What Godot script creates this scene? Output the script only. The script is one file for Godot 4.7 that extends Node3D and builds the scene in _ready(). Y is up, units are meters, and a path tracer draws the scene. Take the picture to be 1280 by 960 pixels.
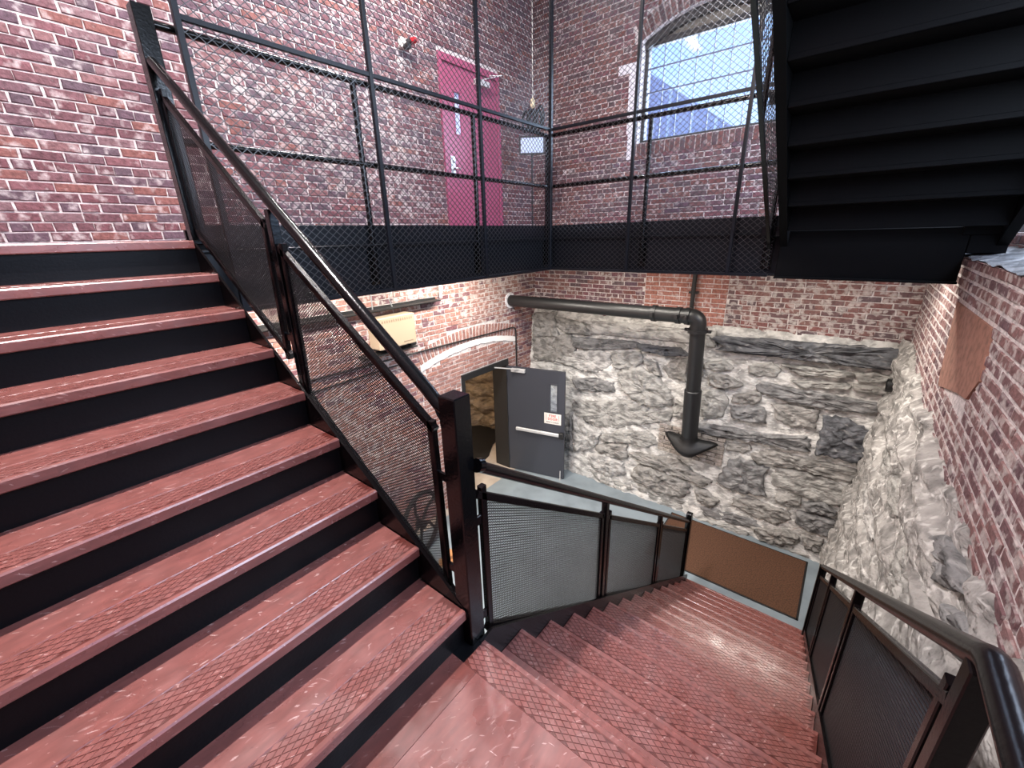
extends Node3D
# Brick and stone stairwell with red rubber treads, black steel guards and wire mesh.
# Axes: +x runs towards the stone end wall, -z towards the long brick wall, y = 0 is the middle landing.

const FLOOR_Y := -2.59        # basement floor
const DECK_Y := 1.602         # upper platform floor
const WALL_A := -4.5          # long brick wall (faces +z)
const WALL_B := 6.29          # end wall (faces -x)
const WALL_C := 0.62          # right hand wall (faces -z)
const WALL_D := -0.42         # wall behind the viewer (faces +x)
const CEIL_Y := 5.15
const EYE := Vector3(0, 1.578, 0)
const FOCAL := 523.0

var M := {}                   # materials
var used_names := {}
var cam: Camera3D

# ---------------------------------------------------------------- mesh builder
class MB:
	var v := PackedVector3Array()
	var n := PackedVector3Array()
	var c := PackedColorArray()
	var col := Color.WHITE
	func tri(a: Vector3, b: Vector3, d: Vector3, na: Vector3, nb: Vector3, nd: Vector3) -> void:
		# clockwise seen from the side the normal points to
		if (b - a).cross(d - a).dot(na + nb + nd) > 0.0:
			v.append(a); v.append(d); v.append(b)
			n.append(na); n.append(nd); n.append(nb)
		else:
			v.append(a); v.append(b); v.append(d)
			n.append(na); n.append(nb); n.append(nd)
		c.append(col); c.append(col); c.append(col)
	func face(p: Array, nrm: Vector3) -> void:
		for i in range(1, p.size() - 1):
			tri(p[0], p[i], p[i + 1], nrm, nrm, nrm)
	func box(lo: Vector3, hi: Vector3) -> void:
		var m := (lo + hi) * 0.5
		beam(Vector3(lo.x, m.y, m.z), Vector3(hi.x, m.y, m.z), hi.z - lo.z, hi.y - lo.y, Vector3.UP, 0.0)
	func bbox(lo: Vector3, hi: Vector3, bev: float) -> void:
		# box with chamfered edges
		var b := minf(bev, 0.45 * minf(hi.x - lo.x, minf(hi.y - lo.y, hi.z - lo.z)))
		var m := (lo + hi) * 0.5
		var h := (hi - lo) * 0.5
		for ax in 3:
			var e := Vector3.ZERO; e[ax] = 1.0
			var a1 := (ax + 1) % 3
			var a2 := (ax + 2) % 3
			for s in [-1.0, 1.0]:
				var pts := []
				for q in [[-1, -1], [1, -1], [1, 1], [-1, 1]]:
					var p := m
					p[ax] += s * h[ax]
					p[a1] += q[0] * (h[a1] - b)
					p[a2] += q[1] * (h[a2] - b)
					pts.append(p)
				face(pts, e * s)
			for s1 in [-1.0, 1.0]:
				for s2 in [-1.0, 1.0]:
					var pts2 := []
					for q in [[-1, 0], [1, 0], [1, 1], [-1, 1]]:
						var p2 := m
						p2[ax] += q[0] * (h[ax] - b)
						p2[a1] += s1 * (h[a1] - (b if q[1] == 1 else 0.0))
						p2[a2] += s2 * (h[a2] - (0.0 if q[1] == 1 else b))
						pts2.append(p2)
					var nn := Vector3.ZERO
					nn[a1] = s1; nn[a2] = s2
					face(pts2, nn.normalized())
		for sx in [-1.0, 1.0]:
			for sy in [-1.0, 1.0]:
				for sz in [-1.0, 1.0]:
					var s3 := Vector3(sx, sy, sz)
					face([m + s3 * (h - Vector3(0, b, b)), m + s3 * (h - Vector3(b, 0, b)), m + s3 * (h - Vector3(b, b, 0))], s3.normalized())
	func beam(a: Vector3, b: Vector3, w: float, h: float, up: Vector3, bev: float, caps := true) -> void:
		# bar from a to b: w across, h along up, chamfered along its length
		var d := (b - a).normalized()
		var s := d.cross(up).normalized()
		var u := s.cross(d)
		var q := []
		var hw := w * 0.5
		var hh := h * 0.5
		if bev > 0.0:
			var e := minf(bev, 0.45 * minf(w, h))
			q = [Vector2(hw, -hh + e), Vector2(hw, hh - e), Vector2(hw - e, hh), Vector2(-hw + e, hh), Vector2(-hw, hh - e), Vector2(-hw, -hh + e), Vector2(-hw + e, -hh), Vector2(hw - e, -hh)]
		else:
			q = [Vector2(hw, -hh), Vector2(hw, hh), Vector2(-hw, hh), Vector2(-hw, -hh)]
		for i in q.size():
			var p0: Vector2 = q[i]
			var p1: Vector2 = q[(i + 1) % q.size()]
			var e2 := (p1 - p0).normalized()
			var nn := s * e2.y - u * e2.x
			var o0 := s * p0.x + u * p0.y
			var o1 := s * p1.x + u * p1.y
			face([a + o0, a + o1, b + o1, b + o0], nn)
		if caps:
			var ca := []
			var cb := []
			for p in q:
				ca.append(a + s * p.x + u * p.y)
				cb.append(b + s * p.x + u * p.y)
			face(ca, -d)
			face(cb, d)
	func tube(pts: Array, r: float, sides := 12, caps := true) -> void:
		var rs := []
		for p in pts: rs.append(r)
		tube_r(pts, rs, sides, caps)
	func tube_r(pts: Array, rs: Array, sides := 12, caps := true) -> void:
		# swept round section, radius given at each point
		var rings := []
		var dirs := []
		var u := Vector3.ZERO
		for i in pts.size():
			var d: Vector3
			if i == 0: d = pts[1] - pts[0]
			elif i == pts.size() - 1: d = pts[i] - pts[i - 1]
			else: d = (pts[i] - pts[i - 1]).normalized() + (pts[i + 1] - pts[i]).normalized()
			if d.length() < 1e-6: d = dirs[-1] if dirs.size() else Vector3.UP
			d = d.normalized()
			dirs.append(d)
			if i == 0:
				u = d.cross(Vector3.UP if absf(d.y) < 0.9 else Vector3.RIGHT).normalized()
			else:
				u = (u - d * u.dot(d)).normalized()
			var w := d.cross(u)
			var ring := []
			for k in sides:
				var t := TAU * k / sides
				ring.append(u * cos(t) + w * sin(t))
			rings.append(ring)
		for i in pts.size() - 1:
			for k in sides:
				var k2 := (k + 1) % sides
				var n0: Vector3 = rings[i][k]
				var n1: Vector3 = rings[i][k2]
				var n2: Vector3 = rings[i + 1][k2]
				var n3: Vector3 = rings[i + 1][k]
				var a: Vector3 = pts[i] + n0 * rs[i]
				var b: Vector3 = pts[i] + n1 * rs[i]
				var c2: Vector3 = pts[i + 1] + n2 * rs[i + 1]
				var d2: Vector3 = pts[i + 1] + n3 * rs[i + 1]
				if (a - d2).length() < 1e-5 and (b - c2).length() < 1e-5: continue
				var slope: float = 0.0
				var seg: Vector3 = pts[i + 1] - pts[i]
				if seg.length() > 1e-6: slope = (rs[i] - rs[i + 1]) / seg.length()
				else: slope = 40.0 * signf(rs[i] - rs[i + 1])
				var ax: Vector3 = dirs[i] * slope
				tri(a, b, c2, (n0 + ax).normalized(), (n1 + ax).normalized(), (n2 + ax).normalized())
				tri(a, c2, d2, (n0 + ax).normalized(), (n2 + ax).normalized(), (n3 + ax).normalized())
		if caps:
			for e in [0, pts.size() - 1]:
				var p := []
				for k in sides: p.append(pts[e] + rings[e][k] * rs[e])
				face(p, -dirs[0] if e == 0 else dirs[-1])
	func prism(poly: Array, at: Callable, depth: Vector3) -> void:
		# flat outline (Vector2 list) placed by at(p), given thickness
		var f := []
		var b := []
		for p in poly:
			f.append(at.call(p))
			b.append(at.call(p) + depth)
		var nn := -depth.normalized()
		var ctr := Vector3.ZERO
		for p in f: ctr += p
		ctr /= f.size()
		var tris := Geometry2D.triangulate_polygon(PackedVector2Array(poly))
		for i in range(0, tris.size(), 3):
			tri(f[tris[i]], f[tris[i + 1]], f[tris[i + 2]], nn, nn, nn)
			tri(b[tris[i]], b[tris[i + 1]], b[tris[i + 2]], -nn, -nn, -nn)
		var area := 0.0
		for i in poly.size():
			area += poly[i].cross(poly[(i + 1) % poly.size()])
		for i in poly.size():
			var j := (i + 1) % poly.size()
			var e: Vector2 = poly[j] - poly[i]
			var o2 := Vector2(e.y, -e.x) * signf(area)
			var nrm: Vector3 = (at.call(poly[i] + o2) - at.call(poly[i])).normalized()
			face([f[i], f[j], b[j], b[i]], nrm)
	func grid(rows: Array, wrap: bool, toward: Callable) -> void:
		# smooth surface over rows of points; toward(point) gives the rough outward side
		var nr := rows.size()
		var nc: int = rows[0].size()
		var acc := []
		for r in nr:
			var z := PackedVector3Array()
			z.resize(nc)
			acc.append(z)
		var last := nc if wrap else nc - 1
		for r in nr - 1:
			for k in last:
				var k2 := (k + 1) % nc
				var nn: Vector3 = (rows[r][k2] - rows[r][k]).cross(rows[r + 1][k] - rows[r][k])
				var mm: Vector3 = (rows[r + 1][k] - rows[r + 1][k2]).cross(rows[r][k2] - rows[r + 1][k2])
				var out: Vector3 = toward.call(rows[r][k])
				if nn.dot(out) < 0.0: nn = -nn
				if mm.dot(out) < 0.0: mm = -mm
				for q in [[r, k], [r, k2], [r + 1, k]]: acc[q[0]][q[1]] += nn
				for q in [[r + 1, k], [r, k2], [r + 1, k2]]: acc[q[0]][q[1]] += mm
		for r in nr:
			for k in nc:
				acc[r][k] = acc[r][k].normalized() if acc[r][k].length() > 1e-12 else toward.call(rows[r][k])
		for r in nr - 1:
			for k in last:
				var k2 := (k + 1) % nc
				tri(rows[r][k], rows[r][k2], rows[r + 1][k], acc[r][k], acc[r][k2], acc[r + 1][k])
				tri(rows[r + 1][k], rows[r][k2], rows[r + 1][k2], acc[r + 1][k], acc[r][k2], acc[r + 1][k2])
	func wires(poly: Array, at: Callable, out: Vector3, pa: float, pb: float, wid: float, thick: float) -> void:
		# two families of crossing wires, cut at a convex outline
		var lo := Vector2(1e9, 1e9)
		var hi := -lo
		var area := 0.0
		for i in poly.size():
			lo = lo.min(poly[i]); hi = hi.max(poly[i])
			area += poly[i].cross(poly[(i + 1) % poly.size()])
		var sg := signf(area)
		for fam in [1.0, -1.0]:
			var d := Vector2(pa, pb * fam).normalized()
			var reach := (hi.y - lo.y) * pa / pb
			var k0 := int(floor((lo.x - reach) / pa)) - 1
			var k1 := int(ceil((hi.x + reach) / pa)) + 1
			var y0 := floorf(lo.y / pb) * pb
			for k in range(k0, k1 + 1):
				var p := Vector2(k * pa, y0)
				var t0 := -1e9
				var t1 := 1e9
				for i in poly.size():
					var a: Vector2 = poly[i]
					var e: Vector2 = poly[(i + 1) % poly.size()] - a
					var inn := Vector2(-e.y, e.x) * sg
					var den := inn.dot(d)
					var num := inn.dot(a - p)
					if absf(den) < 1e-9:
						if num > 0.0: t0 = 1e9
					elif den > 0.0: t0 = maxf(t0, num / den)
					else: t1 = minf(t1, num / den)
				if t1 - t0 > 0.004:
					var off: Vector3 = out * (thick * 0.3 * fam)
					beam(at.call(p + d * t0) + off, at.call(p + d * t1) + off, wid, thick, out, 0.0, false)
	func add(o: MB, t: Transform3D, tint := Color(0, 0, 0, 0)) -> void:
		var nb := t.basis.inverse().transposed()
		for i in o.v.size():
			v.append(t * o.v[i])
			n.append((nb * o.n[i]).normalized())
			c.append(o.c[i] if tint.a == 0.0 else tint)
	func mesh(m: Material = null) -> ArrayMesh:
		var arr := []
		arr.resize(Mesh.ARRAY_MAX)
		arr[Mesh.ARRAY_VERTEX] = v
		arr[Mesh.ARRAY_NORMAL] = n
		arr[Mesh.ARRAY_COLOR] = c
		var am := ArrayMesh.new()
		am.add_surface_from_arrays(Mesh.PRIMITIVE_TRIANGLES, arr)
		if m: am.surface_set_material(0, m)
		return am

# ---------------------------------------------------------------- scene helpers
func numbered(called: String) -> String:
	var k: int = used_names.get(called, -1) + 1
	used_names[called] = k
	return called if k == 0 else "%s_%03d" % [called, k]

func thing(called: String, label: String, category: String, at := Vector3.ZERO, group := "") -> Node3D:
	var o := Node3D.new()
	o.name = numbered(called)
	o.position = at
	add_child(o)
	o.set_meta("label", label)
	o.set_meta("category", category)
	if group: o.set_meta("group", group)
	return o

func shell(called: String, label := "") -> Node3D:
	var o := Node3D.new()
	o.name = called
	add_child(o)
	o.set_meta("kind", "structure")
	if label: o.set_meta("label", label)
	return o

func part(parent: Node3D, called: String, mb: MB, mat: Material, label := "") -> MeshInstance3D:
	# mesh data are in world coordinates; the part is moved back by its parents' places
	var o := MeshInstance3D.new()
	o.mesh = mb.mesh(mat)
	return hang(parent, called, o, label)

func hang(parent: Node3D, called: String, o: Node3D, label := "") -> Node3D:
	var k := 0
	var nm := called
	while parent.has_node(NodePath(nm)):
		k += 1
		nm = "%s_%03d" % [called, k]
	o.name = nm
	parent.add_child(o)
	if o is MeshInstance3D and not o.has_meta("local"):
		o.global_position = Vector3.ZERO
	if label: o.set_meta("label", label)
	return o

func noise(sd: int, freq: float, kind := FastNoiseLite.TYPE_SIMPLEX_SMOOTH, octaves := 4, fractal := FastNoiseLite.FRACTAL_FBM) -> FastNoiseLite:
	var f := FastNoiseLite.new()
	f.seed = sd
	f.frequency = freq
	f.noise_type = kind
	f.fractal_type = fractal
	f.fractal_octaves = octaves
	return f

func ntex(f: FastNoiseLite, stops: Array, size := 512, normal := 0.0) -> NoiseTexture2D:
	var t := NoiseTexture2D.new()
	t.width = size
	t.height = size
	t.seamless = true
	t.noise = f
	if normal > 0.0:
		t.as_normal_map = true
		t.bump_strength = normal
	elif stops:
		var g := Gradient.new()
		var offs := PackedFloat32Array()
		var cols := PackedColorArray()
		for s in stops:
			offs.append(s[0])
			cols.append(s[1])
		g.offsets = offs
		g.colors = cols
		t.color_ramp = g
	return t

func mat(called: String, color: Color, rough: float, metal := 0.0, spec := 0.5) -> StandardMaterial3D:
	var m := StandardMaterial3D.new()
	m.resource_name = called
	m.albedo_color = color
	m.roughness = rough
	m.metallic = metal
	m.metallic_specular = spec
	M[called] = m
	return m

func tri_map(m: StandardMaterial3D, s: Vector3) -> void:
	m.uv1_triplanar = true
	m.uv1_world_triplanar = true
	m.uv1_triplanar_sharpness = 6.0
	m.uv1_scale = s

func gray(x: float, a := 1.0) -> Color:
	return Color(x, x, x, a)

func lin(r: float, g: float, b: float) -> Color:
	return Color(r, g, b).srgb_to_linear()

func pixel(p: Vector3) -> Vector3:
	# where a point falls in the 1280 x 960 frame (z < 0: behind); used only to rank bricks by size
	var d := cam.global_transform.basis.inverse() * (p - EYE)
	if d.z > -0.05: return Vector3(0, 0, -1)
	return Vector3(640 + FOCAL * d.x / -d.z, 480 - FOCAL * d.y / -d.z, -d.z)

const STONES = [
	[2,[-4.46,0.23,-4.00,0.29,-3.94,-0.00,-3.89,-0.11,-4.44,-0.18]],
	[2,[-3.96,0.22,-3.46,0.18,-3.26,-0.01,-3.70,-0.03,-3.93,0.05]],
	[4,[-3.40,0.22,-2.46,0.25,-1.74,0.24,-1.69,0.06,-2.44,0.04,-3.24,0.01]],
	[3,[-1.49,0.26,-1.35,0.26,-1.34,0.05,-1.46,0.05]],
	[0,[-1.29,0.20,-0.73,0.23,-0.39,0.24,0.09,0.26,0.51,0.27,0.63,0.21,0.61,0.05,0.28,0.04,-0.03,0.04,-0.43,0.03,-0.88,0.02,-1.26,0.03]],
	[2,[-4.44,-0.21,-3.69,-0.06,-3.58,-0.24,-3.60,-0.44,-4.02,-0.59,-4.42,-0.60]],
	[1,[-3.63,-0.09,-2.56,-0.03,-2.42,-0.11,-3.17,-0.25,-3.55,-0.26]],
	[0,[-2.43,-0.06,-1.82,-0.03,-1.67,-0.12,-1.98,-0.17,-2.39,-0.13]],
	[4,[-3.96,-0.55,-3.67,-0.37,-3.09,-0.24,-2.89,-0.31,-2.90,-0.47,-3.09,-0.62,-3.44,-0.64]],
	[3,[-2.86,-0.25,-2.41,-0.18,-2.32,-0.32,-2.51,-0.48,-2.81,-0.48]],
	[2,[-2.32,-0.27,-2.12,-0.30,-2.02,-0.50,-2.19,-0.45]],
	[2,[-2.03,-0.38,-1.89,-0.22,-1.68,-0.17,-1.68,-0.51,-1.90,-0.48]],
	[1,[-3.54,-0.83,-3.12,-0.73,-2.79,-0.75,-2.77,-0.88,-3.10,-0.96,-3.49,-0.97]],
	[3,[-2.72,-0.56,-2.38,-0.41,-2.09,-0.51,-1.87,-0.72,-1.81,-0.90,-2.12,-1.01,-2.39,-0.96,-2.58,-0.84]],
	[3,[-3.48,-1.20,-3.09,-1.15,-2.45,-0.98,-2.21,-1.06,-2.28,-1.32,-2.61,-1.50,-3.05,-1.55,-3.42,-1.46]],
	[1,[-3.69,-1.53,-3.52,-1.46,-3.45,-2.15,-3.64,-2.18]],
	[4,[-3.47,-1.50,-3.12,-1.60,-2.93,-1.69,-3.02,-1.93,-3.16,-2.06,-3.42,-2.14]],
	[3,[-2.92,-1.74,-2.54,-1.49,-2.11,-1.44,-1.94,-1.57,-2.10,-1.69,-2.58,-1.74,-2.84,-1.82]],
	[2,[-3.02,-1.93,-2.72,-1.80,-2.47,-1.77,-2.43,-1.99,-2.70,-2.04,-2.96,-2.02]],
	[4,[-3.11,-2.14,-2.81,-2.03,-2.50,-2.10,-2.44,-2.26,-2.66,-2.40,-3.03,-2.33]],
	[3,[-3.08,-2.42,-2.66,-2.40,-2.36,-2.46,-2.25,-2.49,-2.49,-2.61,-2.88,-2.57]],
	[2,[-2.38,-1.87,-2.06,-1.81,-1.59,-1.76,-1.36,-1.88,-1.10,-1.93,-1.19,-2.04,-1.62,-2.00,-2.21,-1.97]],
	[2,[-2.31,-2.24,-2.20,-2.03,-1.87,-2.03,-1.47,-2.06,-1.40,-2.23,-1.51,-2.35,-1.89,-2.38,-2.23,-2.33]],
	[3,[-2.16,-2.40,-1.76,-2.36,-1.43,-2.39,-1.48,-2.56,-1.93,-2.55,-2.12,-2.49]],
	[3,[-1.44,-0.19,-1.21,-0.12,-1.06,-0.21,-1.19,-0.27,-1.43,-0.26]],
	[2,[-1.35,-0.34,-1.13,-0.31,-0.93,-0.40,-0.95,-0.45,-1.15,-0.50,-1.33,-0.49]],
	[3,[-0.88,-0.15,-0.64,-0.06,-0.53,-0.14,-0.56,-0.23,-0.79,-0.27,-0.87,-0.23]],
	[1,[-0.74,-0.39,-0.64,-0.33,-0.28,-0.35,0.09,-0.35,0.36,-0.36,0.54,-0.37,0.49,-0.48,0.16,-0.52,-0.16,-0.54,-0.47,-0.51,-0.71,-0.46]],
	[3,[-0.50,-0.06,0.14,-0.04,0.21,-0.07,0.16,-0.11,-0.31,-0.16]],
	[3,[0.22,-0.05,0.39,-0.00,0.55,-0.06,0.46,-0.13,0.26,-0.14]],
	[3,[-0.38,-0.25,0.17,-0.18,0.20,-0.24,-0.29,-0.32]],
	[2,[0.22,-0.18,0.39,-0.17,0.59,-0.18,0.55,-0.26,0.25,-0.24]],
	[3,[-1.44,-0.62,-1.17,-0.54,-1.06,-0.66,-1.11,-0.92,-1.33,-1.00,-1.41,-0.87]],
	[2,[-1.01,-0.58,-0.71,-0.47,-0.67,-0.56,-0.72,-0.64,-1.01,-0.67]],
	[1,[-1.01,-0.76,-0.62,-0.67,-0.57,-0.88,-0.73,-0.90,-0.99,-0.89]],
	[2,[-0.53,-0.62,-0.37,-0.57,-0.04,-0.58,-0.04,-0.81,-0.28,-0.84,-0.44,-0.81]],
	[0,[0.03,-0.65,0.18,-0.61,0.47,-0.71,0.49,-0.76,0.48,-1.05,0.42,-1.12,0.15,-1.12,0.02,-1.12,0.04,-0.86]],
	[1,[-1.44,-1.13,-1.17,-1.06,-0.52,-1.03,-0.17,-0.96,-0.07,-0.97,-0.09,-1.12,-0.27,-1.15,-0.59,-1.16,-1.04,-1.21,-1.40,-1.21]],
	[2,[-0.99,-1.29,-0.73,-1.24,-0.67,-1.29,-0.76,-1.37,-0.97,-1.37]],
	[2,[-0.64,-1.35,-0.39,-1.23,-0.12,-1.24,0.44,-1.22,0.45,-1.36,0.21,-1.40,-0.18,-1.39,-0.59,-1.44]],
	[1,[-0.91,-1.52,-0.70,-1.45,-0.45,-1.51,-0.47,-1.70,-0.41,-1.89,-0.66,-1.96,-0.92,-1.94,-1.01,-1.87]],
	[3,[-0.36,-1.47,-0.09,-1.41,0.26,-1.44,0.44,-1.50,0.45,-1.72,0.15,-1.77,-0.12,-1.74,-0.32,-1.72]],
	[2,[-0.28,-1.83,-0.02,-1.79,0.01,-1.87,-0.13,-1.95,-0.29,-1.90]],
	[1,[0.03,-1.84,0.23,-1.74,0.38,-1.85,0.34,-1.91,0.08,-1.92]],
	[2,[-0.78,-2.08,-0.50,-2.02,-0.12,-2.03,-0.08,-2.13,-0.21,-2.27,-0.46,-2.26,-0.77,-2.20]],
	[1,[-0.01,-1.99,0.27,-1.95,0.39,-1.98,0.37,-2.19,0.14,-2.20,-0.00,-2.15]],
	[2,[-1.31,-2.10,-1.13,-2.11,-0.96,-2.20,-1.03,-2.36,-1.24,-2.30]],
	[1,[-1.23,-2.39,-0.87,-2.33,-0.46,-2.33,-0.36,-2.40,-0.68,-2.49,-1.13,-2.51]],  # dark crevice band, laid as a darker stone
	[3,[-1.30,-2.60,-0.90,-2.53,-0.53,-2.53,-0.55,-2.65,-0.98,-2.70,-1.30,-2.72]],
	[2,[-0.47,-2.42,-0.11,-2.32,0.07,-2.37,0.01,-2.50,-0.35,-2.57]],
	[3,[-0.29,-2.59,0.02,-2.56,0.32,-2.54,0.30,-2.62,-0.00,-2.67,-0.27,-2.70]],
	[2,[0.09,-2.29,0.32,-2.26,0.34,-2.45,0.16,-2.48]],
	[3,[-1.77,-0.83,-1.61,-0.86,-1.64,-1.08,-1.77,-1.06]],
	[3,[-2.57,-1.17,-2.22,-1.12,-1.79,-0.98,-1.81,-1.17,-2.28,-1.35]],
	[2,[-1.66,-0.17,-1.47,-0.15,-1.44,-0.39,-1.61,-0.47]]]
const BOULDERS = [
	[0,[2.74,0.07,2.53,0.19,2.23,0.20,2.10,0.19,2.31,0.06,2.62,-0.08]],
	[0,[2.19,0.06,2.02,0.17,1.84,0.16,1.81,0.10,2.02,0.04]],
	[3,[4.93,-0.40,4.49,-0.05,3.65,-0.08,3.43,-0.29,4.14,-0.65]],
	[4,[5.11,-1.05,4.82,-0.70,3.79,-0.74,4.18,-1.11]],
	[3,[3.25,-0.42,2.90,-0.11,2.44,-0.08,2.38,-0.23,2.79,-0.51]]]

# ---------------------------------------------------------------- materials
func make_materials() -> void:
	var grain := ntex(noise(3, 0.02, FastNoiseLite.TYPE_SIMPLEX_SMOOTH, 5), [[0.0, gray(0.74)], [0.35, gray(0.88)], [0.65, gray(0.97)], [1.0, gray(1.0)]], 512)
	var grain_n := ntex(noise(4, 0.03, FastNoiseLite.TYPE_SIMPLEX_SMOOTH, 5), [], 512, 5.0)
	var lime := ntex(noise(9, 0.012, FastNoiseLite.TYPE_SIMPLEX, 5), [[0.0, Color(0.80, 0.76, 0.75, 0)], [0.60, Color(0.80, 0.76, 0.75, 0)], [0.78, Color(0.82, 0.78, 0.77, 0.34)], [1.0, Color(0.88, 0.85, 0.84, 0.62)]], 1024)
	var lime_much := ntex(noise(19, 0.014, FastNoiseLite.TYPE_SIMPLEX, 5), [[0.0, Color(0.80, 0.77, 0.75, 0)], [0.52, Color(0.80, 0.77, 0.75, 0.05)], [0.62, Color(0.80, 0.77, 0.75, 0.5)], [1.0, Color(0.86, 0.84, 0.82, 0.75)]], 1024)
	for spec in [["brick", lime], ["brick_limed", lime_much]]:
		var b := mat(spec[0], Color.WHITE, 0.82, 0.0, 0.4)
		b.vertex_color_use_as_albedo = true
		b.albedo_texture = grain
		tri_map(b, Vector3.ONE * 2.3)
		b.normal_enabled = true
		b.normal_texture = grain_n
		b.normal_scale = 0.9
		b.detail_enabled = true
		b.detail_albedo = spec[1]
		b.detail_uv_layer = BaseMaterial3D.DETAIL_UV_2
		b.uv2_triplanar = true
		b.uv2_world_triplanar = true
		b.uv2_scale = Vector3.ONE * 0.55
	var mo := mat("mortar", Color(0.86, 0.82, 0.81), 0.95)
	mo.albedo_texture = grain
	tri_map(mo, Vector3.ONE * 1.7)
	mo.normal_enabled = true
	mo.normal_texture = grain_n
	mo.normal_scale = 1.2
	# rubble stone
	var mottle := ntex(noise(21, 0.006, FastNoiseLite.TYPE_SIMPLEX, 6), [[0.0, gray(0.62)], [0.36, gray(0.80)], [0.5, gray(0.90)], [0.62, gray(0.97)], [1.0, gray(1.0)]], 1024)
	var vein := ntex(noise(23, 0.006, FastNoiseLite.TYPE_SIMPLEX, 3, FastNoiseLite.FRACTAL_RIDGED), [[0.0, Color(0.90, 0.89, 0.87, 0)], [0.68, Color(0.90, 0.89, 0.87, 0)], [0.80, Color(0.90, 0.89, 0.87, 0.7)], [1.0, Color(0.93, 0.92, 0.90, 0.9)]], 1024)
	var rough_n := ntex(noise(25, 0.018, FastNoiseLite.TYPE_SIMPLEX, 5), [], 1024, 7.0)
	var vein_faint := ntex(noise(27, 0.007, FastNoiseLite.TYPE_SIMPLEX, 3, FastNoiseLite.FRACTAL_RIDGED), [[0.0, Color(0.86, 0.85, 0.83, 0)], [0.70, Color(0.86, 0.85, 0.83, 0)], [0.9, Color(0.86, 0.85, 0.83, 0.32)], [1.0, Color(0.88, 0.87, 0.85, 0.45)]], 512)
	for spec in [["stone", vein_faint], ["stone_lime", vein]]:
		var s := mat(spec[0], Color.WHITE, 0.9, 0.0, 0.35)
		s.vertex_color_use_as_albedo = true
		s.albedo_texture = mottle
		tri_map(s, Vector3(0.62, 1.15, 0.62))
		s.normal_enabled = true
		s.normal_texture = rough_n
		s.normal_scale = 1.5
		s.detail_enabled = true
		s.detail_albedo = spec[1]
		s.detail_uv_layer = BaseMaterial3D.DETAIL_UV_2
		s.uv2_triplanar = true
		s.uv2_world_triplanar = true
		s.uv2_scale = Vector3(0.45, 0.9, 0.45)
	# marbled red rubber: base colour with pale streaks
	var im := Image.create_empty(1024, 1024, false, Image.FORMAT_RGBA8)
	im.fill(Color(0.505, 0.305, 0.278))
	var rng := RandomNumberGenerator.new()
	rng.seed = 77
	var cloud := noise(5, 0.012, FastNoiseLite.TYPE_SIMPLEX, 3)
	for y in 1024:
		for x in 1024:
			var q := cloud.get_noise_2d(x * 0.6, y * 2.0) * 0.10
			im.set_pixel(x, y, Color(0.505 * (1.0 + q), 0.305 * (1.0 + q), 0.278 * (1.0 + q)))
	for i in 800:
		var p := Vector2(rng.randf() * 1024, rng.randf() * 1024)
		var ang := rng.randfn(0.5, 0.35)
		var ln := int(absf(rng.randfn(0.0, 17.0))) + 4
		var w := rng.randi_range(1, 4) if rng.randf() < 0.8 else rng.randi_range(4, 8)
		var pale := Color(0.84, 0.73, 0.70).lerp(Color(0.42, 0.22, 0.21), 1.0 if rng.randf() < 0.12 else 0.0)
		var amt := rng.randf_range(0.12, 0.62)
		for k in ln:
			ang += rng.randfn(0.0, 0.03)
			p += Vector2(cos(ang), sin(ang))
			var taper := sin(PI * (k + 0.5) / ln)
			for j in range(-w, w + 1):
				if absf(j) <= w * 0.5 * taper + 0.3:
					var xx := posmod(int(p.x), 1024)
					var yy := posmod(int(p.y) + j, 1024)
					im.set_pixel(xx, yy, im.get_pixel(xx, yy).lerp(pale, amt))
	var marble := ImageTexture.create_from_image(im)
	var scuff := ntex(noise(31, 0.008, FastNoiseLite.TYPE_SIMPLEX, 5), [[0.0, gray(0.20)], [0.5, gray(0.30)], [1.0, gray(0.46)]], 512)
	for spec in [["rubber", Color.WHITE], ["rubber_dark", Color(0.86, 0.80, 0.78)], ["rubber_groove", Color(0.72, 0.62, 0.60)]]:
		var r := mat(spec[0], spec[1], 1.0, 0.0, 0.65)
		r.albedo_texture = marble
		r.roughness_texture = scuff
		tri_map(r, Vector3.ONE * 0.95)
	# painted steel
	var brush := ntex(noise(41, 0.03, FastNoiseLite.TYPE_SIMPLEX, 4), [], 512, 1.2)
	for spec in [["black", Color(0.03, 0.03, 0.034), 0.17, 0.45], ["black_dull", Color(0.03, 0.03, 0.034), 0.5, 0.2], ["riser", Color(0.05, 0.05, 0.058), 0.36, 0.27], ["guard", Color(0.055, 0.038, 0.042), 0.27, 0.34], ["deck_steel", Color(0.07, 0.078, 0.10), 0.34, 0.36], ["wire", Color(0.12, 0.12, 0.13), 0.35, 0.6], ["expanded", Color(0.09, 0.085, 0.09), 0.4, 0.35]]:
		var k := mat(spec[0], spec[1], spec[2], 0.0, spec[3])
		k.normal_enabled = true
		k.normal_texture = brush
		k.normal_scale = 0.35
		tri_map(k, Vector3.ONE * 3.0)
	mat("cast_iron", Color(0.12, 0.12, 0.123), 0.40)
	mat("rubber_boot", Color(0.06, 0.06, 0.062), 0.55)
	var fl := mat("floor_paint", Color(0.53, 0.575, 0.60), 0.32)
	fl.albedo_texture = ntex(noise(51, 0.006, FastNoiseLite.TYPE_SIMPLEX, 6), [[0.0, gray(0.86)], [0.5, gray(0.95)], [1.0, gray(1.0)]], 512)
	tri_map(fl, Vector3.ONE * 0.6)
	var cc := mat("concrete", Color(0.70, 0.65, 0.60), 0.8)
	cc.albedo_texture = fl.albedo_texture
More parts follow.
